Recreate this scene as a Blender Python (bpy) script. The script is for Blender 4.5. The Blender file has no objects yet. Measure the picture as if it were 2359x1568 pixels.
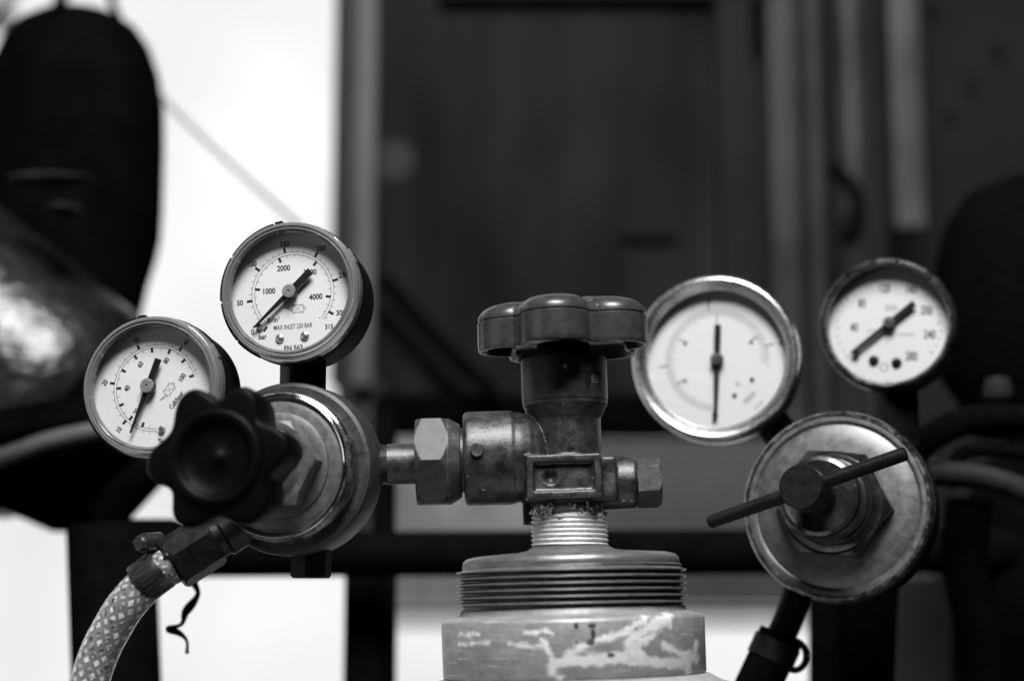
import bpy, bmesh, math, random
from mathutils import Vector, Matrix
random.seed(7)
R = math.radians
pi = math.pi
sc = bpy.context.scene
COL = sc.collection

# ------------------------------------------------------------------ camera, world, lamps, exposure
D = 0.6                                   # distance to the focus plane (the cylinder valve)
TILT = R(9.0)
FWD = Vector((0, math.cos(TILT), math.sin(TILT)))
UP = Vector((0, -math.sin(TILT), math.cos(TILT)))
RIGHT = Vector((1, 0, 0))
CAM = -D * FWD
K = 0.36 / 1024 / 0.6
camd = bpy.data.cameras.new('camera')
cam = bpy.data.objects.new('camera', camd); COL.objects.link(cam)
camd.lens = 60; camd.sensor_width = 36; camd.sensor_fit = 'HORIZONTAL'
camd.clip_start = 0.02; camd.clip_end = 60
camd.dof.use_dof = True; camd.dof.focus_distance = 0.596; camd.dof.aperture_fstop = 5.0
cam.matrix_world = Matrix(((1, 0, 0, CAM.x), (0, -math.sin(TILT), -math.cos(TILT), CAM.y), (0, math.cos(TILT), -math.sin(TILT), CAM.z), (0, 0, 0, 1)))
sc.camera = cam

world = bpy.data.worlds.new('World'); sc.world = world; world.use_nodes = True
wb = world.node_tree.nodes['Background']
wb.inputs[0].default_value = (1, 1, 1, 1); wb.inputs[1].default_value = 0.008

def area(name, loc, target, sx, sy, power):
    l = bpy.data.lights.new(name, 'AREA'); l.shape = 'RECTANGLE'; l.size = sx; l.size_y = sy; l.energy = power
    o = bpy.data.objects.new(name, l); COL.objects.link(o); o.location = loc
    o.rotation_euler = (Vector(target) - Vector(loc)).to_track_quat('-Z', 'Y').to_euler()
    return o
area('workshop_lamp', (0.03, -0.69, 0.99), (0, 0.0, 0.0), 0.56, 0.50, 35.0)
area('added_left_fill', (-1.05, -0.55, -0.15), (0.02, 0.0, -0.02), 0.7, 0.8, 1.3)  # soft fill added at front left for rim light and bezel reflections

sc.view_settings.view_transform = 'Standard'; sc.view_settings.look = 'None'
sc.view_settings.exposure = 0; sc.view_settings.gamma = 1; sc.view_settings.use_curve_mapping = False
sc.cycles.use_denoising = True
try: sc.cycles.denoiser = 'OPENIMAGEDENOISE'
except Exception: pass
sc.cycles.max_bounces = 10; sc.cycles.transparent_max_bounces = 16
sc.cycles.sample_clamp_indirect = 4.0
sc.cycles.caustics_reflective = False; sc.cycles.caustics_refractive = False

# ------------------------------------------------------------------ measuring helpers (photo measured on a 2359 wide view)
S = 2359 / 1024
MMV = 0.36 / 2359                          # metres per measured unit at the focus plane
def ray(vx, vy): return FWD + RIGHT * ((vx / S - 512) * K) + UP * ((340 - vy / S) * K)
def P(vx, vy, d): return CAM + ray(vx, vy) * d
def at_y(vx, vy, Y):
    r = ray(vx, vy); return CAM + r * ((Y - CAM.y) / r.y)
def proj(p):
    q = p - CAM; d = q.dot(FWD)
    return ((q.dot(RIGHT) / d / K + 512) * S, (340 - q.dot(UP) / d / K) * S, d)

# ------------------------------------------------------------------ materials
def newmat(name):
    m = bpy.data.materials.new(name); m.use_nodes = True
    nt = m.node_tree; b = nt.nodes['Principled BSDF']
    return m, nt, b
def g(v): return (v, v, v, 1)
def mat(name, lo, hi=None, metallic=0.0, rough=0.5, rough2=None, scale=300, bump=0.0, bscale=1500, coat=0.0, spec=0.5, detail=4, stretch=(1, 1, 1), bdist=.0003, wear=0.0):
    m, nt, b = newmat(name); N = nt.nodes; L = nt.links
    tc = N.new('ShaderNodeTexCoord'); mp = N.new('ShaderNodeMapping'); mp.inputs['Scale'].default_value = stretch
    L.new(tc.outputs['Object'], mp.inputs['Vector'])
    if hi is None: hi = lo
    no = N.new('ShaderNodeTexNoise'); no.inputs['Scale'].default_value = scale; no.inputs['Detail'].default_value = detail
    no.inputs['Roughness'].default_value = 0.65
    L.new(mp.outputs[0], no.inputs['Vector'])
    cr = N.new('ShaderNodeMapRange'); cr.inputs['From Min'].default_value = 0.3; cr.inputs['From Max'].default_value = 0.7
    cr.inputs['To Min'].default_value = lo; cr.inputs['To Max'].default_value = hi
    L.new(no.outputs['Fac'], cr.inputs['Value'])
    col = cr.outputs[0]
    if wear:
        ge = N.new('ShaderNodeNewGeometry'); w1 = N.new('ShaderNodeMath'); w1.operation = 'MULTIPLY_ADD'; w1.inputs[1].default_value = .16; L.new(no.outputs['Fac'], w1.inputs[0]); L.new(ge.outputs['Pointiness'], w1.inputs[2])
        wr = N.new('ShaderNodeMapRange'); wr.inputs['From Min'].default_value = .65; wr.inputs['From Max'].default_value = .70; wr.inputs['To Max'].default_value = 1; L.new(w1.outputs[0], wr.inputs['Value'])
        wm = N.new('ShaderNodeMix'); wm.data_type = 'FLOAT'; L.new(wr.outputs[0], wm.inputs[0]); L.new(col, wm.inputs[2]); wm.inputs[3].default_value = wear; col = wm.outputs[0]
    L.new(col, b.inputs['Base Color'])
    b.inputs['Metallic'].default_value = metallic
    b.inputs['Specular IOR Level'].default_value = spec
    r2 = rough if rough2 is None else rough2
    rr = N.new('ShaderNodeMapRange'); rr.inputs['From Min'].default_value = 0.3; rr.inputs['From Max'].default_value = 0.7
    rr.inputs['To Min'].default_value = rough; rr.inputs['To Max'].default_value = r2
    L.new(no.outputs['Fac'], rr.inputs['Value']); L.new(rr.outputs[0], b.inputs['Roughness'])
    b.inputs['Coat Weight'].default_value = coat
    if bump:
        n2 = N.new('ShaderNodeTexNoise'); n2.inputs['Scale'].default_value = bscale; n2.inputs['Detail'].default_value = 3
        L.new(tc.outputs['Object'], n2.inputs['Vector'])
        bp = N.new('ShaderNodeBump'); bp.inputs['Strength'].default_value = bump; bp.inputs['Distance'].default_value = bdist
        L.new(n2.outputs['Fac'], bp.inputs['Height']); L.new(bp.outputs[0], b.inputs['Normal'])
    return m
M = {}
M['brass'] = mat('cast brass', .036, .11, .7, .34, .50, 260, .35, 1800)
M['brass_dark'] = mat('dull brass', .03, .085, .7, .38, .52, 300, .3, 1600)
M['steel_nut'] = mat('plated nut', .032, .085, .35, .46, .62, 260, .25, 1500, wear=.2, detail=7)
M['wheel'] = mat('painted handwheel', .028, .046, 0, .24, .36, 240, .10, 1500, wear=.14)
M['black_plastic'] = mat('black plastic', .002, .005, 0, .5, .6, 400, .35, 3500, spec=.10)
M['knob'] = mat('black knob', .0012, .002, 0, .45, .5, 300, .05, 2000, spec=.07)
M['dial'] = mat('white dial', .76, .82, 0, .45, .5, 900, 0)
M['ink'] = mat('black ink', .012, .014, 0, .5, None, 500)
M['ink_grey'] = mat('faded ink', .16, .26, 0, .5, None, 900)
M['needle'] = mat('needle black', .008, .012, 0, .35, None, 500)
M['needle_hub'] = mat('hub metal', .45, .6, .7, .3, .4, 900)
M['rivet'] = mat('rivet metal', .55, .7, .9, .2, .3, 900)
M['chrome'] = mat('chrome', .62, .72, 1, .07, .16, 350, .03, 900)
M['chrome_worn'] = mat('worn chrome', .10, .50, .95, .12, .36, 260, .18, 700)
M['disc'] = mat('dull plated disc', .115, .21, .75, .42, .54, 330, .10, 1500, detail=8)
M['black_metal'] = mat('blackened steel', .004, .010, .3, .42, .55, 300, .35, 1500, spec=.25)
M['body_cast'] = mat('regulator casting', .035, .075, .5, .42, .55, 350, .45, 2600)
M['neck'] = mat('silver painted thread', .62, .88, .35, .28, .5, 500, .9, 900)
M['ring'] = mat('zinc thread ring', .14, .23, .6, .32, .44, 260, .14, 1500, stretch=(1, 1, 6))
M['shoulder'] = mat('cylinder paint', .26, .34, 0, .4, .5, 220, .2, 900)
M['dark_rubber'] = mat('black rubber', .002, .005, 0, .6, .6, 300, .1, 900, spec=.0)
M['grey_rubber'] = mat('dusty rubber', .012, .024, 0, .6, .7, 200, .2, 900, spec=.2)
M['dark_paint'] = mat('dark paint', .0015, .004, 0, .6, .6, 40, .2, 200, spec=.0)
M['bar_paint'] = mat('rail paint', .0022, .005, 0, .6, .6, 60, .2, 400, spec=.0)
M['clamp'] = mat('clamp steel', .04, .09, .8, .28, .42, 500, .15, 1500)

def mat_window():
    m, nt, b = newmat('clear window'); N = nt.nodes; L = nt.links
    tr = N.new('ShaderNodeBsdfTransparent'); tr.inputs[0].default_value = g(.97)
    gl = N.new('ShaderNodeBsdfGlossy'); gl.inputs['Roughness'].default_value = .04
    lw = N.new('ShaderNodeLayerWeight'); lw.inputs[0].default_value = .5
    pw = N.new('ShaderNodeMath'); pw.operation = 'POWER'; pw.inputs[1].default_value = 4.0; L.new(lw.outputs['Facing'], pw.inputs[0])
    fr = N.new('ShaderNodeMapRange'); fr.inputs[3].default_value = .03; fr.inputs[4].default_value = .9; L.new(pw.outputs[0], fr.inputs[0])
    mx = N.new('ShaderNodeMixShader'); L.new(fr.outputs[0], mx.inputs[0]); L.new(tr.outputs[0], mx.inputs[1]); L.new(gl.outputs[0], mx.inputs[2])
    L.new(mx.outputs[0], N['Material Output'].inputs[0]); N.remove(b)
    return m
M['window'] = mat_window()
def mat_clear_rim():
    m, nt, b = newmat('clear plastic rim'); N = nt.nodes; L = nt.links
    b.inputs['Base Color'].default_value = g(.56); b.inputs['Roughness'].default_value = .10
    b.inputs['IOR'].default_value = 1.49; b.inputs['Transmission Weight'].default_value = .78
    tc = N.new('ShaderNodeTexCoord'); no = N.new('ShaderNodeTexNoise'); no.inputs['Scale'].default_value = 160; no.inputs['Detail'].default_value = 4
    L.new(tc.outputs['Object'], no.inputs['Vector'])
    mr = N.new('ShaderNodeMapRange'); mr.inputs['From Min'].default_value = .35; mr.inputs['From Max'].default_value = .7; mr.inputs['To Min'].default_value = .05; mr.inputs['To Max'].default_value = .30
    L.new(no.outputs['Fac'], mr.inputs['Value']); L.new(mr.outputs[0], b.inputs['Roughness'])
    return m
M['clear_rim'] = mat_clear_rim()

def mat_collar():
    """grey collar paint with pale scraped patches, horizontal scratches and a few dark chips"""
    m, nt, b = newmat('scraped collar paint'); N = nt.nodes; L = nt.links
    tc = N.new('ShaderNodeTexCoord')
    def noise(scale, stretch, detail=5, rough=.6):
        mp = N.new('ShaderNodeMapping'); mp.inputs['Scale'].default_value = stretch
        L.new(tc.outputs['Object'], mp.inputs['Vector'])
        n = N.new('ShaderNodeTexNoise'); n.inputs['Scale'].default_value = scale; n.inputs['Detail'].default_value = detail
        n.inputs['Roughness'].default_value = rough; L.new(mp.outputs[0], n.inputs['Vector']); return n.outputs['Fac']
    def mr(v, a, b_, c, d):
        n = N.new('ShaderNodeMapRange'); n.inputs[1].default_value = a; n.inputs[2].default_value = b_; n.inputs[3].default_value = c; n.inputs[4].default_value = d
        L.new(v, n.inputs[0]); return n.outputs[0]
    def mth(op, a, b_):
        n = N.new('ShaderNodeMath'); n.operation = op
        for i, v in enumerate((a, b_)):
            if isinstance(v, (int, float)): n.inputs[i].default_value = v
            else: L.new(v, n.inputs[i])
        return n.outputs[0]
    sep = N.new('ShaderNodeSeparateXYZ'); L.new(tc.outputs['Object'], sep.inputs[0])
    x, z = sep.outputs['X'], sep.outputs['Z']
    base = mth('MULTIPLY', mr(noise(120, (1, 1, 3)), .3, .7, .22, .34), mr(noise(700, (1, 1, 1), 6, .7), .35, .6, .82, 1.08))
    patch_n = noise(75, (1, 1, 1.6), 6, .62)
    wx = mth('MULTIPLY', mth('SUBTRACT', noise(170, (1, 1, 1), 5), .5), .0042)
    wz = mth('MULTIPLY', mth('SUBTRACT', noise(170, (-1, 1, 1.0), 5), .5), .0036)
    px, pz = mth('ADD', x, wx), mth('ADD', z, wz)
    edge = mth('MULTIPLY', mth('SUBTRACT', noise(330, (1, 1, 1.3), 6, .7), .5), .0052)
    dmin = None
    for (ax, az), (bx, bz), rad in SCRAPES:
        ux, uz = bx - ax, bz - az; L2 = ux * ux + uz * uz
        t_ = mth('DIVIDE', mth('ADD', mth('MULTIPLY', mth('SUBTRACT', px, ax), ux), mth('MULTIPLY', mth('SUBTRACT', pz, az), uz)), L2)
        t_ = mth('MINIMUM', mth('MAXIMUM', t_, 0.0), 1.0)
        dx = mth('SUBTRACT', mth('SUBTRACT', px, ax), mth('MULTIPLY', t_, ux)); dz = mth('SUBTRACT', mth('SUBTRACT', pz, az), mth('MULTIPLY', t_, uz))
        d_ = mth('SUBTRACT', mth('SQRT', mth('ADD', mth('MULTIPLY', dx, dx), mth('MULTIPLY', dz, dz)), 0), rad)
        dmin = d_ if dmin is None else mth('MINIMUM', dmin, d_)
    patch = mr(mth('ADD', dmin, edge), -.0005, .0006, 1, 0)
    ysep = sep.outputs['Y']
    patch = mth('MULTIPLY', patch, mr(ysep, -.004, .004, 1, 0))
    scr = mr(noise(90, (.5, .5, 16), 2), .665, .70, 0, .6)
    patch = mth('MULTIPLY', patch, mr(noise(260, (1, 1, 2.2), 6, .75), .34, .50, .62, 1))
    w = mth('MAXIMUM', patch, scr)
    mix = N.new('ShaderNodeMix'); mix.data_type = 'FLOAT'; L.new(w, mix.inputs[0]); L.new(base, mix.inputs[2]); mix.inputs[3].default_value = .78
    col = mix.outputs[0]
    for cx, cz, rx, rz in DARK_CHIPS:
        dx = mth('DIVIDE', mth('SUBTRACT', x, cx), rx); dz = mth('DIVIDE', mth('SUBTRACT', z, cz), rz)
        dd = mth('ADD', mth('MULTIPLY', dx, dx), mth('MULTIPLY', dz, dz))
        dd = mth('ADD', dd, mth('MULTIPLY', mth('SUBTRACT', noise(900, (1, 1, 1), 2), .5), 1.6))
        k = mr(dd, .7, 1.25, .12, 1)
        col = mth('MULTIPLY', col, k)
    L.new(col, b.inputs['Base Color']); b.inputs['Roughness'].default_value = .42; b.inputs['Metallic'].default_value = .25
    bp = N.new('ShaderNodeBump'); bp.inputs['Strength'].default_value = .25; bp.inputs['Distance'].default_value = .0004
    L.new(w, bp.inputs['Height']); L.new(bp.outputs[0], b.inputs['Normal'])
    return m

def mat_hose():
    m, nt, b = newmat('braided clear hose'); N = nt.nodes; L = nt.links
    uv = N.new('ShaderNodeUVMap'); sep = N.new('ShaderNodeSeparateXYZ'); L.new(uv.outputs[0], sep.inputs[0])
    def mth(op, a, b_=None):
        n = N.new('ShaderNodeMath'); n.operation = op
        for i, v in enumerate((a, b_)):
            if v is None: continue
            if isinstance(v, (int, float)): n.inputs[i].default_value = v
            else: L.new(v, n.inputs[i])
        return n.outputs[0]
    u = mth('MULTIPLY', sep.outputs['X'], 11.0); v = mth('DIVIDE', sep.outputs['Y'], .0046)
    def fam(sign):
        t = mth('FRACT', mth('ADD', u, mth('MULTIPLY', v, sign)))
        d = mth('ABSOLUTE', mth('SUBTRACT', t, .5))
        n = N.new('ShaderNodeMapRange'); n.inputs[1].default_value = .17; n.inputs[2].default_value = .24; n.inputs[3].default_value = 1; n.inputs[4].default_value = 0
        L.new(d, n.inputs[0]); return n.outputs[0]
    th = mth('MAXIMUM', fam(1.0), fam(-1.0))
    mix = N.new('ShaderNodeMix'); mix.data_type = 'FLOAT'; L.new(th, mix.inputs[0]); mix.inputs[3].default_value = .19
    nz = N.new('ShaderNodeTexNoise'); nz.inputs['Scale'].default_value = 420; nz.inputs['Detail'].default_value = 2; nt_tc = N.new('ShaderNodeTexCoord'); L.new(nt_tc.outputs['Object'], nz.inputs['Vector'])
    cm = N.new('ShaderNodeMapRange'); L.new(nz.outputs['Fac'], cm.inputs[0]); cm.inputs[1].default_value = .38; cm.inputs[2].default_value = .6; cm.inputs[3].default_value = .07; cm.inputs[4].default_value = 1.0; L.new(cm.outputs[0], mix.inputs[2])
    L.new(mix.outputs[0], b.inputs['Base Color'])
    tm = N.new('ShaderNodeMapRange'); L.new(th, tm.inputs[0]); tm.inputs[3].default_value = .35; tm.inputs[4].default_value = .1
    L.new(tm.outputs[0], b.inputs['Transmission Weight'])
    b.inputs['Roughness'].default_value = .18; b.inputs['Coat Weight'].default_value = .6; b.inputs['Coat Roughness'].default_value = .08
    bp = N.new('ShaderNodeBump'); bp.inputs['Strength'].default_value = .6; bp.inputs['Distance'].default_value = .0004; bp.invert = True
    L.new(th, bp.inputs['Height']); L.new(bp.outputs[0], b.inputs['Normal']); L.new(bp.outputs[0], b.inputs['Coat Normal'])
    return m
M['hose'] = mat_hose()

def mat_sky():
    m, nt, b = newmat('bright overcast sky'); N = nt.nodes; L = nt.links
    e = N.new('ShaderNodeEmission'); tc = N.new('ShaderNodeTexCoord'); no = N.new('ShaderNodeTexNoise')
    no.inputs['Scale'].default_value = 1.6; no.inputs['Detail'].default_value = 2
    L.new(tc.outputs['Object'], no.inputs['Vector'])
    mr = N.new('ShaderNodeMapRange'); mr.inputs[1].default_value = .3; mr.inputs[2].default_value = .7; mr.inputs[3].default_value = .80; mr.inputs[4].default_value = 1.10
    L.new(no.outputs['Fac'], mr.inputs[0]); L.new(mr.outputs[0], e.inputs['Strength'])
    L.new(e.outputs[0], N['Material Output'].inputs[0]); N.remove(b)
    return m
M['sky'] = mat_sky()
M['door'] = mat('dark door steel', .003, .027, 0, .65, .75, 5.5, 0, 60, spec=.08, detail=2, stretch=(2.0, 1, .6))
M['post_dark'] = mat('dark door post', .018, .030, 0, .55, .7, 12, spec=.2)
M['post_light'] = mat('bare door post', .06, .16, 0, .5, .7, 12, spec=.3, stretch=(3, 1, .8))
M['wall_dark'] = mat('dim wall', .009, .022, 0, .7, .8, 7, spec=.15)
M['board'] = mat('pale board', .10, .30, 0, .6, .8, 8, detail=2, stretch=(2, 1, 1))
M['chrome_satin'] = mat('satin chrome', .80, .90, 1, .24, .32, 350, .03, 900)
M['brass_body'] = mat('cast brass body', .022, .115, .7, .32, .52, 240, .4, 1800, wear=.36, detail=7)
M['fitting'] = mat('grimy fitting', .007, .022, .6, .34, .5, 320, .3, 1600)
M['stamp'] = mat('stamped metal', .22, .34, .2, .45, .5, 900)
M['cap_mark'] = mat('mottled cap mark', .002, .030, 0, .6, .7, 110, .2, 600, spec=.1)
M['bolt'] = mat('dull bolt', .006, .010, 0, .6, .7, 100, spec=.1)
M['pipe_uneven'] = mat('uneven pipe', .016, .085, 0, .5, .6, 9, spec=.3, detail=2, stretch=(1, 1, .8))
M['fade_pale'] = mat('pale sill', .45, .6, 0, .7, .8, 10)
M['nut_dark'] = mat('dark chromed nut', .05, .20, .9, .14, .26, 120, .12, 500)
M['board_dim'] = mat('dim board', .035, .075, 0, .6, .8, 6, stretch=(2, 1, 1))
M['bezel_dark'] = mat('dark scuffed bezel', .03, .22, .9, .18, .45, 260, .3, 600)
M['pipe_pale'] = mat('pale pipe', .035, .11, 0, .5, .6, 14, spec=.3, stretch=(1, 1, .7))
M['pipe_mid'] = mat('grey pipe', .018, .065, 0, .5, .6, 14, spec=.2, stretch=(1, 1, .7))
M['ground'] = mat('pale concrete ground', .16, .24, 0, .8, .9, 3)
M['floor'] = mat('dark shed floor', .02, .05, 0, .8, .9, 3)
M['drum'] = mat('dusty dark drum', .006, .014, .0, .24, .42, 60, 1.0, 150, spec=.65, coat=.08, bdist=.0013)
M['cap'] = mat('dark cylinder cap', .0016, .0045, 0, .6, .7, 30, .15, 150, spec=.0)
M['pale_cable'] = mat('pale cable', .25, .35, 0, .6, None, 60)

# ------------------------------------------------------------------ geometry helpers (everything is laid out in world space)
def lathe(bm, prof, F=Matrix(), seg=72, a0=0.0):
    rings = []
    for r, z in prof:
        if r < 1e-7: rings.append([bm.verts.new(F @ Vector((0, 0, z)))])
        else: rings.append([bm.verts.new(F @ Vector((r * math.cos(a0 + 2 * pi * i / seg), r * math.sin(a0 + 2 * pi * i / seg), z))) for i in range(seg)])
    bridge(bm, rings, seg)
def bridge(bm, rings, seg):
    for a, b in zip(rings, rings[1:]):
        if len(a) == 1 and len(b) == 1: continue
        for i in range(seg):
            j = (i + 1) % seg
            try:
                if len(a) == 1: bm.faces.new((a[0], b[i], b[j]))
                elif len(b) == 1: bm.faces.new((a[i], b[0], a[j]))
                else: bm.faces.new((a[i], b[i], b[j], a[j]))
            except ValueError: pass
def polar(bm, zs, rf, F=Matrix(), seg=96, caps=(True, True), a0=0.0):
    """rings whose radius is rf(theta, row)"""
    rings = []
    n = len(zs)
    if caps[0]: rings.append([bm.verts.new(F @ Vector((0, 0, zs[0])))])
    for k, z in enumerate(zs):
        rings.append([])
        for i in range(seg):
            t = a0 + 2 * pi * i / seg
            r = rf(t, k); zz = z(t) if callable(z) else z
            rings[-1].append(bm.verts.new(F @ Vector((r * math.cos(t), r * math.sin(t), zz))))
    if caps[1]: rings.append([bm.verts.new(F @ Vector((0, 0, zs[-1])))])
    bridge(bm, rings, seg)
def hexr(t, Rc, rot=0.0):
    a = (t - rot) % (pi / 3) - pi / 6
    return Rc * math.cos(pi / 6) / math.cos(a)
def hexnut(bm, Rc, z0, z1, F, rot=0.0, ch=0.16, both=True, seg=144):
    h = z1 - z0; c = Rc * 0.27; rows = []
    N = 5
    for k in range(N + 1): rows.append((z0 + c * .5 * k / N, Rc * (.87 + .13 * k / N) if both else Rc))
    for k in range(N + 1): rows.append((z1 - c * .5 * (1 - k / N), Rc * (1 - .13 * k / N)))
    polar(bm, [r[0] for r in rows], lambda t, k: min(hexr(t, Rc, rot), rows[k][1]), F, seg, a0=rot)
def box(bm, c, s, F=Matrix(), bev=0.0, segs=2):
    vs = []
    for dx in (-1, 1):
        for dy in (-1, 1):
            for dz in (-1, 1): vs.append(bm.verts.new(F @ Vector((c[0] + dx * s[0] / 2, c[1] + dy * s[1] / 2, c[2] + dz * s[2] / 2))))
    fs = [bm.faces.new([vs[i] for i in q]) for q in ((0, 1, 3, 2), (4, 6, 7, 5), (0, 4, 5, 1), (2, 3, 7, 6), (0, 2, 6, 4), (1, 5, 7, 3))]
    if bev:
        es = list({e for f in fs for e in f.edges})
        bmesh.ops.bevel(bm, geom=es, offset=bev, segments=segs, affect='EDGES', profile=.6)
def catmull(pts, n=10):
    pts = [Vector(p) for p in pts]; out = []
    q = [2 * pts[0] - pts[1]] + pts + [2 * pts[-1] - pts[-2]]
    for i in range(1, len(q) - 2):
        for k in range(n):
            t = k / n
            out.append(.5 * ((2 * q[i]) + (q[i + 1] - q[i - 1]) * t + (2 * q[i - 1] - 5 * q[i] + 4 * q[i + 1] - q[i + 2]) * t * t + (3 * q[i] - q[i - 1] - 3 * q[i + 1] + q[i + 2]) * t ** 3))
    out.append(pts[-1]); return out
def tube(bm, pts, r, seg=24, uv=False, smooth=10, cap=True):
    pts = catmull(pts, smooth) if smooth else [Vector(p) for p in pts]
    rad = r if callable(r) else (lambda s: r)
    rings = []; L = [0.0]
    for a, b in zip(pts, pts[1:]): L.append(L[-1] + (b - a).length)
    nrm = None; T0 = None
    for i, p in enumerate(pts):
        T = (pts[min(i + 1, len(pts) - 1)] - pts[max(i - 1, 0)]).normalized()
        if nrm is None: nrm = T.orthogonal().normalized()
        else: nrm = (T0.rotation_difference(T) @ nrm); nrm = (nrm - T * nrm.dot(T)).normalized()
        T0 = T; bn = T.cross(nrm); rr = rad(L[i] / L[-1])
        rings.append([bm.verts.new(p + (nrm * math.cos(2 * pi * k / seg) + bn * math.sin(2 * pi * k / seg)) * rr) for k in range(seg)])
    ul = bm.loops.layers.uv.verify() if uv else None
    for i in range(len(rings) - 1):
        for k in range(seg):
            j = (k + 1) % seg
            f = bm.faces.new((rings[i][k], rings[i][j], rings[i + 1][j], rings[i + 1][k]))
            if uv:
                for lp, (u, v) in zip(f.loops, ((k / seg, L[i]), ((k + 1) / seg, L[i]), ((k + 1) / seg, L[i + 1]), (k / seg, L[i + 1]))): lp[ul].uv = (u, v)
    if cap:
        for ring in (rings[0], rings[-1]):
            try: bm.faces.new(ring)
            except ValueError: pass
def prism(bm, pts, z0, z1, F=Matrix()):
    a = [bm.verts.new(F @ Vector((x, y, z0))) for x, y in pts]; b = [bm.verts.new(F @ Vector((x, y, z1))) for x, y in pts]
    bm.faces.new(list(reversed(a))); bm.faces.new(b)
    n = len(pts)
    for i in range(n): bm.faces.new((a[i], a[(i + 1) % n], b[(i + 1) % n], b[i]))
_font_cache = {}
def text_geo(s, bold=0.0):
    key = (s, bold)
    if key in _font_cache: return _font_cache[key]
    cu = bpy.data.curves.new('printed', 'FONT'); cu.body = s; cu.size = 1; cu.align_x = 'CENTER'; cu.align_y = 'CENTER'; cu.offset = bold; cu.resolution_u = 3
    o = bpy.data.objects.new('printed', cu); COL.objects.link(o)
    dg = bpy.context.evaluated_depsgraph_get(); me = o.evaluated_get(dg).to_mesh()
    res = ([v.co.copy() for v in me.vertices], [tuple(p.vertices) for p in me.polygons])
    if res[0]:
        ys = [v.y for v in res[0]]; xs = [v.x for v in res[0]]
        h = max(ys) - min(ys); cy = (max(ys) + min(ys)) / 2; cx = (max(xs) + min(xs)) / 2
        cap_h = 0.70
        res = ([Vector(((v.x - cx) / cap_h, (v.y - cy) / cap_h, 0)) for v in res[0]], res[1])
    o.evaluated_get(dg).to_mesh_clear(); bpy.data.objects.remove(o); bpy.data.curves.remove(cu)
    _font_cache[key] = res; return res
def text(bm, s, x, y, h, F, z, rot=0.0, sx=0.9, bold=0.030, warp=None):
    vs, fs = text_geo(s, bold)
    c, sn = math.cos(rot), math.sin(rot); out = []
    for v in vs:
        px, py = v.x * h * sx, v.y * h
        q = Vector((x + px * c - py * sn, y + px * sn + py * c, z))
        out.append(bm.verts.new(F @ (warp(q) if warp else q)))
    for f in fs:
        try: bm.faces.new([out[i] for i in f])
        except ValueError: pass
def quad(bm, pts, F, z):
    try: bm.faces.new([bm.verts.new(F @ Vector((p[0], p[1], z))) for p in pts])
    except ValueError: pass
def stroke(bm, pts, w, F, z, close=False):
    if close: pts = list(pts) + [pts[0]]
    for k, ((x0, y0), (x1, y1)) in enumerate(zip(pts, pts[1:])):
        l = math.hypot(x1 - x0, y1 - y0); nx, ny = -(y1 - y0) / l * w / 2, (x1 - x0) / l * w / 2
        quad(bm, ((x0 - nx, y0 - ny), (x1 - nx, y1 - ny), (x1 + nx, y1 + ny), (x0 + nx, y0 + ny)), F, z + k * 2e-7)
def arc(bm, r, w, a0, a1, F, z, n=90):
    for k in range(n):
        t0 = a0 + (a1 - a0) * k / n; t1 = a0 + (a1 - a0) * (k + 1) / n
        q = [((r - w / 2) * math.sin(t0), (r - w / 2) * math.cos(t0)), ((r + w / 2) * math.sin(t0), (r + w / 2) * math.cos(t0)),
             ((r + w / 2) * math.sin(t1), (r + w / 2) * math.cos(t1)), ((r - w / 2) * math.sin(t1), (r - w / 2) * math.cos(t1))]
        quad(bm, q, F, z)
def tick(bm, a, r0, r1, w, F, z):
    s, c = math.sin(a), math.cos(a)
    stroke(bm, [(r0 * s, r0 * c), (r1 * s, r1 * c)], w, F, z)

# ------------------------------------------------------------------ object helpers
MATRIX = {}
def thing(name, label, cat, F=Matrix(), group=None):
    o = bpy.data.objects.new(name, None); COL.objects.link(o); o.empty_display_size = .01
    o.matrix_world = F; MATRIX[o.name] = F.copy()
    o['label'] = label; o['category'] = cat
    if group: o['group'] = group
    return o
def root_of(o):
    while o.parent: o = o.parent
    return o
def mesh_from(name, bm, m, inv, smooth=True, angle=32):
    bmesh.ops.recalc_face_normals(bm, faces=bm.faces[:])
    bm.transform(inv)
    me = bpy.data.meshes.new(name); bm.to_mesh(me); bm.free()
    me.materials.append(m)
    if smooth:
        for p in me.polygons: p.use_smooth = True
        me.set_sharp_from_angle(angle=R(angle))
    return me
def part(name, bm, m, parent, smooth=True, angle=32, label=None):
    r = root_of(parent); inv = MATRIX[r.name].inverted()
    o = bpy.data.objects.new(name, mesh_from(name, bm, M[m] if isinstance(m, str) else m, inv, smooth, angle)); COL.objects.link(o)
    o.parent = parent
    if label: o['label'] = label
    return o
def solo(name, bm, m, label=None, cat=None, group=None, kind=None, origin=None, angle=32, smooth=True):
    F = Matrix.Translation(origin) if origin is not None else Matrix()
    o = bpy.data.objects.new(name, mesh_from(name, bm, M[m] if isinstance(m, str) else m, F.inverted(), smooth, angle)); COL.objects.link(o)
    o.matrix_world = F
    if label: o['label'] = label
    if cat: o['category'] = cat
    if group: o['group'] = group
    if kind: o['kind'] = kind
    MATRIX[o.name] = F.copy()
    return o
B = bmesh.new
def facing(origin, yaw, pitch=0.0, roll=0.0):
    """frame whose z looks at the viewer's side, turned yaw to the picture's left and pitch upwards"""
    n = Vector((-math.sin(yaw) * math.cos(pitch), -math.cos(yaw) * math.cos(pitch), math.sin(pitch)))
    x = Vector((0, 0, 1)).cross(n).normalized(); y = n.cross(x)
    F = Matrix(((x.x, y.x, n.x, origin.x), (x.y, y.y, n.y, origin.y), (x.z, y.z, n.z, origin.z), (0, 0, 0, 1)))
    return F @ Matrix.Rotation(roll, 4, 'Z')
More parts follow.
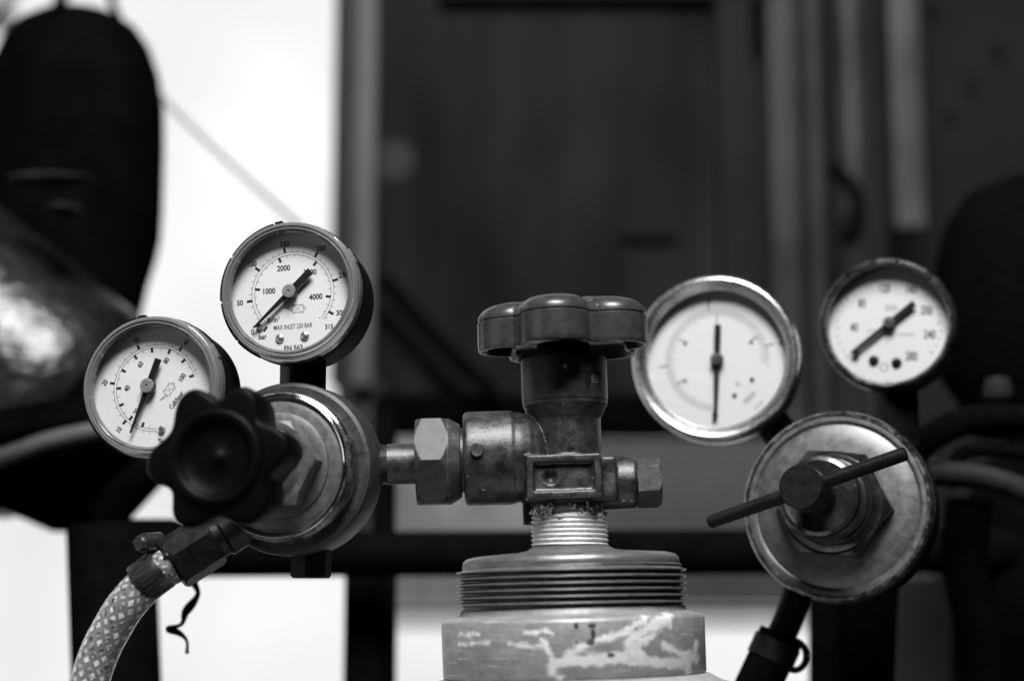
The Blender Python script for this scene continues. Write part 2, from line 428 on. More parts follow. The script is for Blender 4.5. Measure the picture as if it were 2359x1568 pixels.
def along(p, direction, spin_ref=Vector((0, 0, 1))):
    z = direction.normalized(); x = spin_ref.cross(z)
    if x.length < 1e-4: x = Vector((1, 0, 0)).cross(z)
    x.normalize(); y = z.cross(x)
    return Matrix(((x.x, y.x, z.x, p.x), (x.y, y.y, z.y, p.y), (x.z, y.z, z.z, p.z), (0, 0, 0, 1)))

# ================================================================== THE SETTING
def slab(bm, x0, y0, x1, y1, Y, th, bev=.002):
    """upright block whose front face spans the measured rectangle at depth Y"""
    xm, ym = (x0 + x1) / 2, (y0 + y1) / 2
    a = at_y(x0, ym, Y).x; b = at_y(x1, ym, Y).x; zt = at_y(xm, y0, Y).z; zb = at_y(xm, y1, Y).z
    box(bm, ((a + b) / 2, Y + th / 2, (zt + zb) / 2), (b - a, th, zt - zb), bev=bev)
    return Vector(((a + b) / 2, Y + th / 2, zb))
GZ = -1.25
bm = B(); box(bm, (0, 3, GZ - .05), (30, 26, .1)); solo('ground', bm, 'ground', kind='structure')
bm = B(); box(bm, (2.6, 1.0, GZ + .004), (6.0, 9.0, .016)); solo('floor', bm, 'floor', kind='structure')
bm = B(); box(bm, (-1.6, 3.02, .8), (5.4, .04, 4.1)); box(bm, (-4.32, 2.0, .8), (.04, 2.0, 4.1)); solo('sky', bm, 'sky', kind='structure')

def bgthing(name, label, cat, m, rects, Y, th, group=None, bev=.002):
    bm = B(); o = None
    for r in rects: o = slab(bm, *r, Y, th, bev)
    return solo(name, bm, m, label, cat, group, origin=o)
# dark steel door and what frames it
t = thing('metal_door', 'large dark blotchy steel door filling the middle of the background', 'door', Matrix.Translation(at_y(1260, 900, .82)))
bm = B(); slab(bm, 850, -420, 1652, 925, .82, .03); part('door_panel', bm, 'door', t)
bm = B(); lathe(bm, [(0, 0), (.019, 0), (.018, .003), (0, .004)], along(at_y(905, 372, .82), Vector((0, -1, 0))), 28); part('scrape_patch', bm, 'post_dark', t)  # thin disc standing for a lighter scrape on the door
bm = B(); slab(bm, 1430, 540, 1560, 560, .815, .012); part('hasp', bm, 'dark_rubber', t)
bm = B(); slab(bm, 860, 905, 1660, 1003, .80, .035); part('rail_and_shelf_shade', bm, 'dark_paint', t)  # door rail carried lower in near black as the shelf's shadow
bm = B(); slab(bm, 1010, -420, 1800, -8, .80, .02); part('top_rail', bm, 'wall_dark', t)
t = thing('door_post', 'tall pale edged door post beside the bright opening', 'door post', Matrix.Translation(at_y(815, 930, .78)))
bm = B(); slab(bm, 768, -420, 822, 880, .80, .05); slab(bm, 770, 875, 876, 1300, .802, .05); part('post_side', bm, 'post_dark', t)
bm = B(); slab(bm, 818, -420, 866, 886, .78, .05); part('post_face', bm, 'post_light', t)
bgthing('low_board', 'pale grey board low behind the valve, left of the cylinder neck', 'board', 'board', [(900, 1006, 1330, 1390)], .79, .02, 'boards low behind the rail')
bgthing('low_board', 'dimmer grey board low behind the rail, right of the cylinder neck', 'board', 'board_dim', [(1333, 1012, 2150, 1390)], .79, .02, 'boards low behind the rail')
bgthing('fade_band', 'pale sill added under the low boards for the fade into white, either side of the cylinder collar', 'fade band', 'fade_pale', [(895, 1392, 2150, 1448)], .80, .015)  # pale band added to step the grey boards into the bright background
t = thing('back_wall', 'dim grey wall with dark bolt heads at the far right of the background', 'wall', Matrix.Translation(at_y(2500, 1400, .95)))
bm = B(); slab(bm, 1990, -420, 3000, 1400, .95, .05); part('wall_panel', bm, 'wall_dark', t)
for vx, vy in ((2236, 205), (2188, 270), (2150, 30), (2300, 120)):
    bm = B(); lathe(bm, [(0, 0), (.007, 0), (.006, .005), (0, .006)], along(at_y(vx, vy, .95), Vector((0, -1, 0))), 16); part('bolt', bm, 'bolt', t)
bgthing('wall_strip', 'narrow grey upright strip just right of the dark door', 'upright', 'wall_dark', [(1656, -420, 1738, 1003)], .80, .03, 'uprights right of the door')
bgthing('wall_strip', 'wide uneven grey upright between two dark gaps', 'upright', 'pipe_mid', [(1775, -420, 1842, 1003)], .80, .03, 'uprights right of the door')
bgthing('gap_board', 'nearly black board behind the gaps beside the door', 'board', 'post_dark', [(1640, -420, 2040, 1010)], .88, .03)
def vpipe(name, label, x, r, y0, y1, Y, m, group=None):
    bm = B(); p0 = at_y(x, (y0 + y1) / 2, Y); zt = at_y(x, y0, Y).z; zb = at_y(x, y1, Y).z
    rr = r * MMV * (Y + .6) / .6
    lathe(bm, [(0, zb), (rr, zb), (rr, zt), (0, zt)], Matrix.Translation((p0.x, Y, 0)), 32)
    return solo(name, bm, m, label, 'pipe', group, origin=Vector((p0.x, Y, zb)))
vpipe('wall_pipe', 'thin grey pipe running up beside the uneven upright', 1875, 20, -400, 1000, .80, 'pipe_mid', 'pipes on the right wall')
vpipe('wall_pipe', 'thicker uneven pipe beside the thin grey pipe, passing behind the small dark gauge', 1957, 34, -400, 660, .80, 'pipe_uneven', 'pipes on the right wall')
bgthing('wall_strip', 'widest pale upright strip ending above the small dark gauge', 'upright', 'pipe_pale', [(2050, -420, 2116, 522)], .80, .03, 'uprights right of the door')
bm = B(); tube(bm, [at_y(1912, 380, .74), at_y(1968, 440, .74), at_y(1972, 530, .74), at_y(1945, 560, .74)], .006, 16)
solo('pipe_bracket', bm, 'dark_rubber', 'black bent bracket hanging between the two upright pipes', 'bracket', origin=at_y(1945, 560, .74))
bm = B(); tube(bm, [at_y(880, 640, .78), at_y(1000, 775, .78), at_y(1140, 905, .78)], .007, 16)
solo('slack_cable', bm, 'dark_rubber', 'dark cable slanting down across the lower left of the steel door', 'cable', origin=at_y(1140, 905, .78))
bm = B(); tube(bm, [at_y(300, 140, .48), at_y(375, 226, .48), at_y(520, 366, .48), at_y(690, 520, .48)], .0018, 14)
solo('slack_cable', bm, 'pale_cable', 'pale blurred cable slanting across the bright opening behind the upper gauge', 'cable', origin=at_y(690, 520, .48))
bm = B(); tube(bm, [at_y(150, -60, .5), at_y(142, -5, .5), at_y(120, 40, .5)], .0045, 12)
solo('thin_wire', bm, 'dark_rubber', 'short thick dark wire left of the thin one on top of the big dark cap', 'wire', origin=at_y(120, 40, .5))
bm = B(); tube(bm, [at_y(238, -60, .5), at_y(262, 15, .5), at_y(300, 110, .5)], .0028, 12)
solo('thin_wire', bm, 'dark_rubber', 'thin dark wire rising from the top of the big dark cap', 'wire', origin=at_y(300, 110, .5))
t = thing('leafy_branch', 'washed out leafy twig in the top left corner', 'branch', Matrix.Translation(at_y(-60, 60, 1.2)))  # twig and leaves coloured pale to look overexposed
bm = B(); tube(bm, [at_y(-60, 60, 1.2), at_y(-10, 20, 1.2), at_y(40, -40, 1.2)], .004, 10); part('stem', bm, 'pale_cable', t)
for k in range(9):
    a = random.uniform(0, pi); c = at_y(random.uniform(-30, 45), random.uniform(-20, 60), 1.2 + random.uniform(-.05, .05)); bm = B()
    F = Matrix.Translation(c) @ Matrix.Rotation(a, 4, 'Y') @ Matrix.Rotation(random.uniform(-.6, .6), 4, 'Z')
    lathe(bm, [(0, -.016), (.005, -.009), (.007, 0), (.005, .009), (0, .016)], F @ Matrix.Diagonal((1, .12, 1, 1)), 14); part('leaf', bm, 'pale_cable', t)
# rack: rail, uprights
t = thing('cylinder_rack', 'black tubular rack whose long rail crosses behind the valve', 'rack', Matrix.Translation(at_y(845, 1270, .27)))
bm = B(); pa = at_y(270, 1277, .27); pb = at_y(2480, 1266, .27); rr = 51 * MMV * .87 / .6
lathe(bm, [(0, 0), (rr, 0), (rr, (pb - pa).length), (0, (pb - pa).length)], along(pa, pb - pa), 40); part('rail', bm, 'bar_paint', t)
bm = B(); slab(bm, 786, 1290, 872, 2300, .30, .03); part('upright', bm, 'bar_paint', t)
bm = B(); slab(bm, 874, 1290, 905, 2300, .305, .02); part('upright', bm, 'dark_rubber', t)
bm = B(); slab(bm, 858, 935, 908, 1250, .32, .02); part('upright', bm, 'bar_paint', t)
t = thing('leaning_post', 'thick black leaning post behind the clear hose', 'post', Matrix.Translation(at_y(270, 1900, .20)))
bm = B(); pa = at_y(255, 1205, .20); pb = at_y(300, 2400, .20); rr = 99 * MMV * .8 / .6
F = along(pa, pb - pa); lathe(bm, [(0, 0), (rr * .96, 0), (rr, .002), (rr, (pb - pa).length), (0, (pb - pa).length)], F, 48); part('shaft', bm, 'bar_paint', t)
bm = B(); box(bm, tuple(at_y(352, 1225, .20)), (.028, .02, .012), bev=.004); part('weld_lump', bm, 'bar_paint', t)

# big dark cap and tilted drum at the left
t = thing('capped_cylinder', 'big dark domed gas cylinder cap standing at the upper left', 'gas cylinder', Matrix.Translation(at_y(170, 700, .42)))
k = MMV * 1.02 / .6
o = at_y(160, 500, .42)
zc = lambda v: at_y(160, v, .42).z - o.z
prof = [(0, zc(1100)), (150 * k, zc(1100)), (165 * k, zc(760)), (185 * k, zc(655)), (203 * k, zc(590)), (212 * k, zc(545)), (214 * k, zc(480)), (213 * k, zc(330)), (209 * k, zc(240)), (196 * k, zc(170)), (172 * k, zc(108)), (140 * k, zc(66)), (95 * k, zc(40)), (45 * k, zc(28)), (0, zc(25))]
bm = B(); lathe(bm, prof, Matrix.Translation(o), 64); part('cap_shell', bm, 'cap', t)
for vx, vy, hx, hz, mm in ((118, 414, .0235, .0040, 'cap_mark'), (150, 484, .0090, .0036, 'cap_mark')):  # two mottled paler ovals on the cap front
    c = at_y(vx, vy, .42 - .142); bm = B(); lathe(bm, [(0, -1), (.5, -.85), (.9, -.4), (1, 0), (.9, .4), (.5, .85), (0, 1)], Matrix.Translation(c) @ Matrix.Diagonal((hx, .012, hz, 1)), 20); part('cap_patch', bm, mm, t)

t = thing('tilted_drum', 'dark dusty drum tilted behind the lower left gauge', 'drum', Matrix.Translation(at_y(200, 1190, .30)))
k = MMV * .9 / .6
pa = at_y(-340, 578, .34); pb = at_y(150, 965, .34)
ax = pb - pa; Ld = ax.length
bm = B(); F = along(pa, ax)
rd = 305 * k
lathe(bm, [(0, -.05), (rd * .96, -.05), (rd, -.04), (rd, Ld * .90), (rd * .99, Ld * .97), (rd * .90, Ld * 1.05), (rd * .55, Ld * 1.13), (0, Ld * 1.16)], F, 72); part('drum_shell', bm, 'drum', t)
# pan below: bulging underside with a pale rolled lip
bm = B(); lip = [at_y(-260, 1120, .22), at_y(0, 1052, .22), at_y(110, 1014, .22), at_y(250, 985, .22), at_y(420, 962, .22)]
tube(bm, lip, .0042, 16); part('rolled_lip', bm, 'pipe_pale', t)
bm = B(); o = at_y(150, 1000, .30)
F = along(o, at_y(185, 1240, .30) - o)
k2 = k
lathe(bm, [(0, -.01), (300 * k2, -.008), (300 * k2, .004), (270 * k2, 60 * k2), (205 * k2, 120 * k2), (110 * k2, 180 * k2), (60 * k2, 214 * k2), (0, 226 * k2)], F, 72); part('drum_pan', bm, 'dark_paint', t)
bm = B(); tube(bm, [at_y(455, 960, .26), at_y(350, 1075, .26), at_y(235, 1200, .26)], .0085 * 1.15, 20); part('strut', bm, 'dark_paint', t)

# black cap and hoses at the right
t = thing('capped_cylinder', 'black rounded cap at the right edge behind the small dark gauge', 'gas cylinder', Matrix.Translation(at_y(2420, 900, .32)))
k = MMV * .92 / .6; o = at_y(2425, 700, .32); zc = lambda v: at_y(2425, v, .32).z - o.z
bm = B(); lathe(bm, [(0, zc(1000)), (190 * k, zc(1000)), (225 * k, zc(920)), (262 * k, zc(860)), (270 * k, zc(700)), (262 * k, zc(600)), (240 * k, zc(520)), (190 * k, zc(450)), (110 * k, zc(418)), (0, zc(405))], Matrix.Translation(o), 64); part('cap_shell', bm, 'dark_rubber', t)
bm = B(); lathe(bm, [(0, 0), (.006, 0), (.0068, .003), (.005, .009), (0, .010)], Matrix.Translation(at_y(2300, 915, .30 - .13)), 24); part('cap_lump', bm, 'wall_dark', t)  # small lump, greyer than the black cap
t = thing('gas_cylinder', 'black gas cylinder standing at the lower right edge', 'gas cylinder', Matrix.Translation(at_y(2420, 2000, .30)))
o = at_y(2440, 1300, .30); k = MMV * .9 / .6; zc = lambda v: at_y(2440, v, .30).z - o.z
bm = B(); lathe(bm, [(0, GZ - o.z), (245 * k, GZ - o.z), (245 * k, zc(1560)), (238 * k, zc(1400)), (215 * k, zc(1200)), (170 * k, zc(1080)), (80 * k, zc(1000)), (0, zc(1000))], Matrix.Translation(o), 56); part('cylinder_shell', bm, 'dark_paint', t)
def hose(label, pts, Y, r, m, name='rubber_hose', group='rubber hoses behind the right regulator'):
    bm = B(); q = [at_y(*p, Y) if len(p) == 2 else at_y(*p) for p in pts]; tube(bm, q, r * MMV * (.6 + Y) / .6, 24)
    return solo(name, bm, m, label, 'hose', group, origin=q[-1])
hose('thick black hose arching above the grey hose to the right edge', [(2080, 1075), (2140, 1010), (2230, 968), (2340, 962), (2480, 985)], .16, 33, 'dark_rubber')
hose('dusty grey hose curving from behind the round disc to the right edge', [(2050, 1100), (2150, 1090), (2240, 1095), (2330, 1118), (2420, 1165)], .12, 29, 'grey_rubber')
hose('small black hose loop between the two thicker hoses', [(2185, 1120), (2205, 1055), (2250, 1035), (2330, 1040), (2450, 1060)], .15, 16, 'dark_rubber')
hose('black hose hanging straight down below the disc of the right regulator', [(2010, 1300), (2002, 1420), (1996, 1560), (1990, 1750)], .16, 62, 'dark_rubber')
hose('black hose hanging beside the cylinder at the lower right', [(2230, 1150), (2225, 1300), (2260, 1480), (2290, 1750)], .2, 52, 'dark_rubber')
hose('dim thin tube hanging between the clamped hose and the thick black hose', [(1902, 1350), (1902, 1450), (1902, 1560), (1900, 1750)], .25, 38, 'bar_paint')
bgthing('side_panel', 'dim panel between the hanging hoses at the lower right', 'panel', 'wall_dark', [(2060, 1330, 2260, 2200)], .5, .02)

# ================================================================== MAIN GAS CYLINDER + VALVE
LEAN = R(-1.7)
O = at_y(1319, 1420, 0)
CY = Matrix.Translation(O) @ Matrix.Rotation(LEAN, 4, 'Y')
CYI = CY.inverted()
def axx(vy): return 1319 - (1420 - vy) * .0297
def loc(vx, vy): return CYI @ at_y(vx, vy, 0)
def zl(vy): return loc(axx(vy), vy).z
def rl(hw, vy): return hw * MMV * proj(at_y(axx(vy), vy, 0))[2] / .6
DARK_CHIPS = []
for vx, vy, rx, ry in ((1316, 1437, 5, 7), (1350, 1437, 9, 5), (1352, 1455, 5, 12), (1347, 1472, 10, 7), (1390, 1500, 9, 5), (1317, 1473, 3, 3)):
    p = loc(vx, vy); DARK_CHIPS.append((p.x, p.z - zl(1568), rx * MMV, ry * MMV))
SCRAPES = []
for pts, w in (([(1262, 1517), (1300, 1513), (1420, 1506), (1490, 1513), (1560, 1519), (1604, 1506)], 8), ([(1238, 1470), (1257, 1498), (1262, 1532), (1274, 1545)], 3.5), ([(1262, 1532), (1262, 1520)], 8),
               ([(1300, 1498), (1345, 1474), (1388, 1466), (1440, 1444), (1478, 1424)], 5), ([(1442, 1468), (1500, 1434), (1528, 1420)], 7), ([(1448, 1478), (1466, 1512)], 9), ([(1492, 1458), (1436, 1492)], 6),
               ([(1520, 1480), (1570, 1500), (1600, 1500)], 4), ([(1608, 1480), (1606, 1515)], 4), ([(1582, 1522), (1586, 1548)], 5), ([(1200, 1452), (1262, 1455)], 1.6), ([(1162, 1478), (1246, 1482)], 1.8),
               ([(1050, 1458), (1088, 1456)], 2), ([(1045, 1481), (1108, 1475)], 2), ([(1535, 1424), (1540, 1440)], 2.5), ([(1410, 1455), (1455, 1452)], 4)):
    for (x0, y0), (x1, y1) in zip(pts, pts[1:]):
        p0, p1 = loc(x0, y0), loc(x1, y1); SCRAPES.append(((p0.x * .93, p0.z - zl(1568)), (p1.x * .93, p1.z - zl(1568)), w * 1.45 * MMV))
M['collar'] = mat_collar()

t = thing('gas_cylinder', 'grey gas cylinder with scraped collar and threaded neck ring in the foreground', 'gas cylinder', CY @ Matrix.Translation((0, 0, zl(1568))))
bm = B()
pr = [(0, GZ - O.z + .0), (.112, GZ - O.z + .0), (.115, GZ - O.z + .01), (.115, zl(1900)), (.112, zl(1800)), (.100, zl(1700)), (.080, zl(1630)), (rl(338, 1575), zl(1572)), (rl(312, 1560), zl(1557)), (rl(296, 1552), zl(1553)), (0, zl(1553))]
lathe(bm, pr, CY, 120); part('shoulder', bm, 'shoulder', t)
bm = B()
lathe(bm, [(0, zl(1552)), (rl(301, 1552), zl(1552)), (rl(302.5, 1550), zl(1550)), (rl(302.5, 1430), zl(1430)), (rl(300, 1424), zl(1424)), (rl(292, 1420), zl(1418.5)), (rl(262, 1410), zl(1411)), (rl(258, 1405), zl(1400)), (rl(250, 1400), zl(1396)), (0, zl(1396))], CY, 160)
part('collar', bm, 'collar', t, angle=40)
# threads: true helices
def thread(bm, rmin, rmax, z0, z1, pitch, F, seg=160, sharp=True, per=10, flat=.0):
    n = max(4, int((z1 - z0) / pitch * per)); zs = [z0 + (z1 - z0) * i / n for i in range(n + 1)]
    def rf(t, k):
        ph = ((zs[k] - z0) / pitch + t / (2 * pi)) % 1.0
        tri = 1 - abs(2 * ph - 1)
        tri = max(0, min(1, (tri - .12) / .76))
        fade = min(1, (zs[k] - z0) / (.5 * pitch), (z1 - zs[k]) / (.5 * pitch)) if 0 < k < n else 0
        return rmin + (rmax - rmin) * tri * max(0, fade)
    polar(bm, zs, rf, F, seg)
bm = B()
thread(bm, rl(249, 1350), rl(265.5, 1350), zl(1399), zl(1303), zl(1343) - zl(1357.6), CY, 200, per=14)
part('thread_ring', bm, 'ring', t, angle=75)
bm = B()
lathe(bm, [(0, zl(1304)), (rl(249, 1304), zl(1304)), (rl(250, 1300), zl(1298)), (rl(248, 1290), zl(1288)), (rl(240, 1281), zl(1281)), (rl(226, 1277), zl(1277.5)), (rl(170, 1272), zl(1273)), (rl(125, 1268), zl(1270)), (rl(100, 1264), zl(1265)), (rl(90, 1258), zl(1258)), (0, zl(1258))], CY, 140)
part('ring_top', bm, 'ring', t, angle=50)
bm = B()
thread(bm, rl(84.5, 1220), rl(89.5, 1220), zl(1262), zl(1184), zl(1200) - zl(1210.6), CY, 120, per=10)
lathe(bm, [(0, zl(1186)), (rl(84, 1186), zl(1186)), (rl(80, 1176), zl(1172)), (rl(76, 1160), zl(1150)), (0, zl(1150))], CY, 80)
nk = part('neck_thread', bm, 'neck', t, angle=75)
bm = B()
for i in range(26):                                   # shreds of sealing tape round the top of the thread
    a = random.uniform(-pi * .98, -pi * .02); r0 = rl(83, 1180); z0 = zl(random.uniform(1166, 1192)); pts = []
    da = random.uniform(-.35, .35); 
    for k in range(4):
        aa = a + da * k / 3; pts.append(CY @ Vector(((r0 + random.uniform(.0002, .0012)) * math.cos(aa), (r0 + random.uniform(.0002, .0012)) * math.sin(aa), z0 + random.uniform(-.0012, .0014) * (k > 0))))
    tube(bm, pts, random.uniform(.00025, .0005), 6, smooth=4)
part('sealing_tape', bm, 'neck', nk)

# ---- valve
t = thing('cylinder_valve', 'brass cylinder valve with lobed handwheel screwed into the grey cylinder', 'valve', CY @ Matrix.Translation((0, 0, zl(1186))))
bm = B()
def vlathe(hws, seg=96): lathe(bm, [(rl(h, v) if h else 0, zl(v)) for h, v in hws], CY, seg)
vlathe([(0, 1176), (78, 1176), (82, 1150), (80, 1040), (80.5, 966), (85, 958), (97, 934), (97, 880), (0, 880)])
# horizontal bosses: axis along local x
def hframe(vx, vy): return along(CY @ loc(vx, vy), (CY.to_3x3() @ Vector((1, 0, 0))))
def hl(vx0, vx): return loc(vx, 1054).x - loc(vx0, 1054).x
F = hframe(1069, 1056)
u = MMV
lathe(bm, [(0, 0), (100 * u, 0), (104 * u, 3 * u), (107 * u, 9 * u), (107 * u, 111 * u), (104 * u, 115 * u), (102 * u, 130 * u), (96 * u, 152 * u), (84 * u, 172 * u), (62 * u, 190 * u), (30 * u, 200 * u), (0, 202 * u)], F, 96)
F = hframe(1370, 1113)
lathe(bm, [(0, 0), (61 * u, 0), (61 * u, 88 * u), (58 * u, 93 * u), (50 * u, 95 * u), (0, 95 * u)], F, 80)
c = loc(1320, 1108); box(bm, (c.x, .0, c.z), (190 * u, 150 * u, 98 * u), CY, 6 * u, 3)
c = loc(1296, 1104); yf = -.0148
box(bm, (c.x, yf + .006, c.z), (168 * u, .012, 98 * u), CY, 5 * u, 3)
# raised border round the recess
bw = 17 * u
for dx, dz, sx_, sz_ in ((0, 49 * u - bw / 2, 168 * u, bw), (0, -49 * u + bw / 2, 168 * u, bw), (84 * u - bw / 2, 0, bw, 98 * u), (-84 * u + bw / 2, 0, bw, 98 * u)):
    box(bm, (c.x + dx, yf - .0009, c.z + dz), (sx_, .0024, sz_), CY, 2.5 * u, 2)
c2 = loc(1222, 1180); box(bm, (c2.x, .008, c2.z), (34 * u, .012, 52 * u), CY, 3 * u, 2)
raw = bpy.data.meshes.new('raw'); bmesh.ops.recalc_face_normals(bm, faces=bm.faces[:]); bm.to_mesh(raw); bm.free()
ro = bpy.data.objects.new('raw', raw); COL.objects.link(ro)
md = ro.modifiers.new('r', 'REMESH'); md.mode = 'VOXEL'; md.voxel_size = .00042; md.adaptivity = 0
ms = ro.modifiers.new('s', 'SMOOTH'); ms.factor = .5; ms.iterations = 7
dg = bpy.context.evaluated_depsgraph_get(); me = bpy.data.meshes.new_from_object(ro.evaluated_get(dg))
bpy.data.objects.remove(ro)
bm = B(); bm.from_mesh(me); bpy.data.meshes.remove(me)
# dimple drilled into the recess floor
dc = CY @ Vector((loc(1266, 1106).x, yf + .0003, loc(1266, 1106).z)); rd_ = 17 * u
for v in bm.verts:
    q = CYI @ v.co; e = Vector((q.x - (CYI @ dc).x, 0, q.z - (CYI @ dc).z)).length
    if e < rd_ and q.y < yf + .003 : v.co = v.co + CY.to_3x3() @ Vector((0, 1, 0)) * (.0021 * (1 - (e / rd_) ** 2))
body = part('valve_body', bm, 'brass_body', t, angle=180)
bm = B()   # upper spindle housing
lathe(bm, [(rl(h, v) if h else 0, zl(v)) for h, v in [(0, 960), (80, 960), (97.5, 934), (97.5, 925.5), (99, 924.5), (99, 832), (97, 826), (92, 823), (0, 823)]], CY, 96)
sp = part('spindle_housing', bm, 'brass_dark', t)
bm = B()
rr = rl(99, 870) + .00008
def wrapper(q): a = q.x / rr; return Vector((rr * math.sin(a), -rr * math.cos(a), q.y))
for s_, vx, vy, h in (('1028131', 1358, 856, 15), ('EU', 1370, 884, 16)):
    text(bm, s_, rr * math.asin(max(-.9, min(.9, (vx - axx(vy)) / 99))), zl(vy), h * u * 1.0, CY, 0, sx=.85, warp=wrapper, bold=.0)
x0 = rr * math.asin((1300 - axx(856)) / 99)
vs = [bm.verts.new(CY @ wrapper(Vector(q))) for q in ((x0 - 5 * u, zl(856), 0), (x0 + 5 * u, zl(849), 0), (x0 + 5 * u, zl(863), 0))]; bm.faces.new(vs)
part('stamped_number', bm, 'stamp', sp, smooth=False)
bm = B(); F = hframe(1069, 1056)
pc = CY @ Vector((loc(1101, 1046).x, -.0165, loc(1101, 1046).z)); F2 = along(pc, CY.to_3x3() @ Vector((0, -1, .05)))
lathe(bm, [(0, -.002), (15.5 * u, -.002), (15.5 * u, .0003), (13.5 * u, .0008), (0, .0007)], F2, 40); part('pin_plug', bm, 'brass', t)
# safety plug on the right
bm = B(); F = hframe(1463, 1111)
lathe(bm, [(0, -3 * u), (47 * u, -3 * u), (47 * u, 4 * u), (0, 4 * u)], F, 48); part('washer', bm, 'brass', t)
bm = B(); hexnut(bm, 58 * u, 4 * u, 58 * u, F, rot=R(30) + R(-7), both=False); part('hex_plug', bm, 'steel_nut', t)
# handwheel
bm = B()
LOBES = [R(-90 - 12 + 72 * k) for k in range(5)]
def outline(th):
    best = rl(151, 750)
    rc, rb = rl(122, 750), rl(79.5, 750)
    for a in LOBES:
        d = (th - a + pi) % (2 * pi) - pi
        s = rc * math.sin(d)
        if abs(d) < pi / 2 and abs(s) < rb:
            best = max(best, rc * math.cos(d) + math.sqrt(rb * rb - s * s))
    return best
zb, zp, zt = zl(808), zl(741), zl(704)
rows = []
rows += [(zb + .004, 60), (zb + .003, 16), (zb, 9), (zb - .0, 2.5), (zb + .0006, .5), (zb + .002, 0)]
rows += [(zp - .0005, 0), (zp - .0002, 3.2), (zp + .0003, 3.2), (zp + .0005, 1.2)]
for k in range(1, 13):
    a = k / 12 * pi / 2; rows.append((zp + .0005 + (zt - zp) * math.sin(a), 1.2 + 62 * (1 - math.cos(a))))
rows += [(zt + .0008, 84), (zt + .0016, 104), (zt + .0018, 125)]
def rf(t, k):
    ins = rows[k][1] * u; r = outline(t)
    return max(r - ins, r * .12)
SEG = 240
# valley tops sit lower than the lobes
WX = Matrix.Translation((5 * u, 0, 0)); polar(bm, [r[0] for r in rows], rf, CY @ WX, SEG)
for v in bm.verts:
    q = WX.inverted() @ CYI @ v.co
    if q.z > zp + .0004:
        r = math.hypot(q.x, q.y); tnow = math.atan2(q.y, q.x)
        dmin = min(abs((tnow - a + pi) % (2 * pi) - pi) for a in LOBES)
        wv = max(0, min(1, (dmin - R(20)) / R(16))) * max(0, min(1, (r - rl(40, 700)) / rl(50, 700)))
        v.co = v.co + CY.to_3x3() @ Vector((0, 0, -(q.z - zp) * .12 * wv))
hw = part('handwheel', bm, 'wheel', t, angle=38)
bm = B(); lathe(bm, [(0, zl(826)), (rl(70, 820), zl(826)), (rl(64, 800), zl(806)), (rl(60, 800), zl(792)), (0, zl(792))], CY, 48); part('wheel_hub', bm, 'black_metal', hw)

# ================================================================== GAUGES
def needle_parts(t, F, zneedle, dial, tip_a, tip_l, tail_l, wt, wtail, hub_r, hub_h, hubm='needle_hub', tail_round=False, tipw=.0003):
    Rn = F @ Matrix.Rotation(-tip_a, 4, 'Z')
    bm = B()
    prism(bm, [(-wt / 2, 0), (wt / 2, 0), (tipw, tip_l), (-tipw, tip_l)], zneedle, zneedle + .0005, Rn)
    prism(bm, [(-wtail / 2, -tail_l), (wtail / 2, -tail_l), (wtail * .42, -.001), (-wtail * .42, -.001)], zneedle, zneedle + .0005, Rn)
    lathe(bm, [(0, zneedle - .0004), (hub_r, zneedle - .0004), (hub_r, zneedle + .0010), (hub_r * .97, zneedle + .0012), (0, zneedle + .0012)], F, 40)
    n = part('needle', bm, 'needle', t)
    bm = B()
    h0 = zneedle + .00115
    lathe(bm, [(0, h0), (hub_r * .9, h0), (hub_r * .9, h0 + hub_h * .5), (hub_r * .78, h0 + hub_h), (hub_r * .2, h0 + hub_h), (hub_r * .2, h0 + hub_h - .0004), (0, h0 + hub_h - .0004)], F, 40)
    part('needle_hub', bm, hubm, n)
    return n
def oilcan(bm, F, z, x, y, s, rot, flip=1):
    c, sn = math.cos(rot), math.sin(rot)
    def T(q): return [(x + (px * c - py * sn) * s, y + (px * sn + py * c) * s) for px, py in q]
    w = .00016
    stroke(bm, T([(-1, -.75), (1, -.75), (1.15, -.45), (1.15, .45), (1, .75), (-1, .75), (-1.15, .45), (-1.15, -.45)]), w, F, z, True)
    stroke(bm, T([(1.15, -.35), (1.5, -.3), (1.6, 0), (1.5, .3), (1.15, .35)]), w, F, z + 1e-6)
    stroke(bm, T([(-1.15, -.1), (-2.5, .45), (-2.75, .3)]), w, F, z + 2e-6)
    stroke(bm, T([(-1.15, -.42), (-2.45, .18), (-2.75, .3)]), w, F, z + 3e-6)
    stroke(bm, T([(-1.1, -1.05), (1.1, 1.05)]), w * .6, F, z + 4e-6); stroke(bm, T([(-1.1, 1.05), (1.1, -1.05)]), w * .6, F, z + 5e-6)
def arcseg(bm, r0, r1, z0, z1, a0, a1, F, n=24):
    rings = []
    for k in range(n + 1):
        t_ = a0 + (a1 - a0) * k / n; s_, c_ = math.sin(t_), math.cos(t_)
        rings.append([bm.verts.new(F @ Vector((r * s_, r * c_, z))) for r, z in ((r0, z0), (r1, z0), (r1, z1), (r0, z1))])
    bridge(bm, rings, 4); bm.faces.new(rings[0]); bm.faces.new(rings[-1])
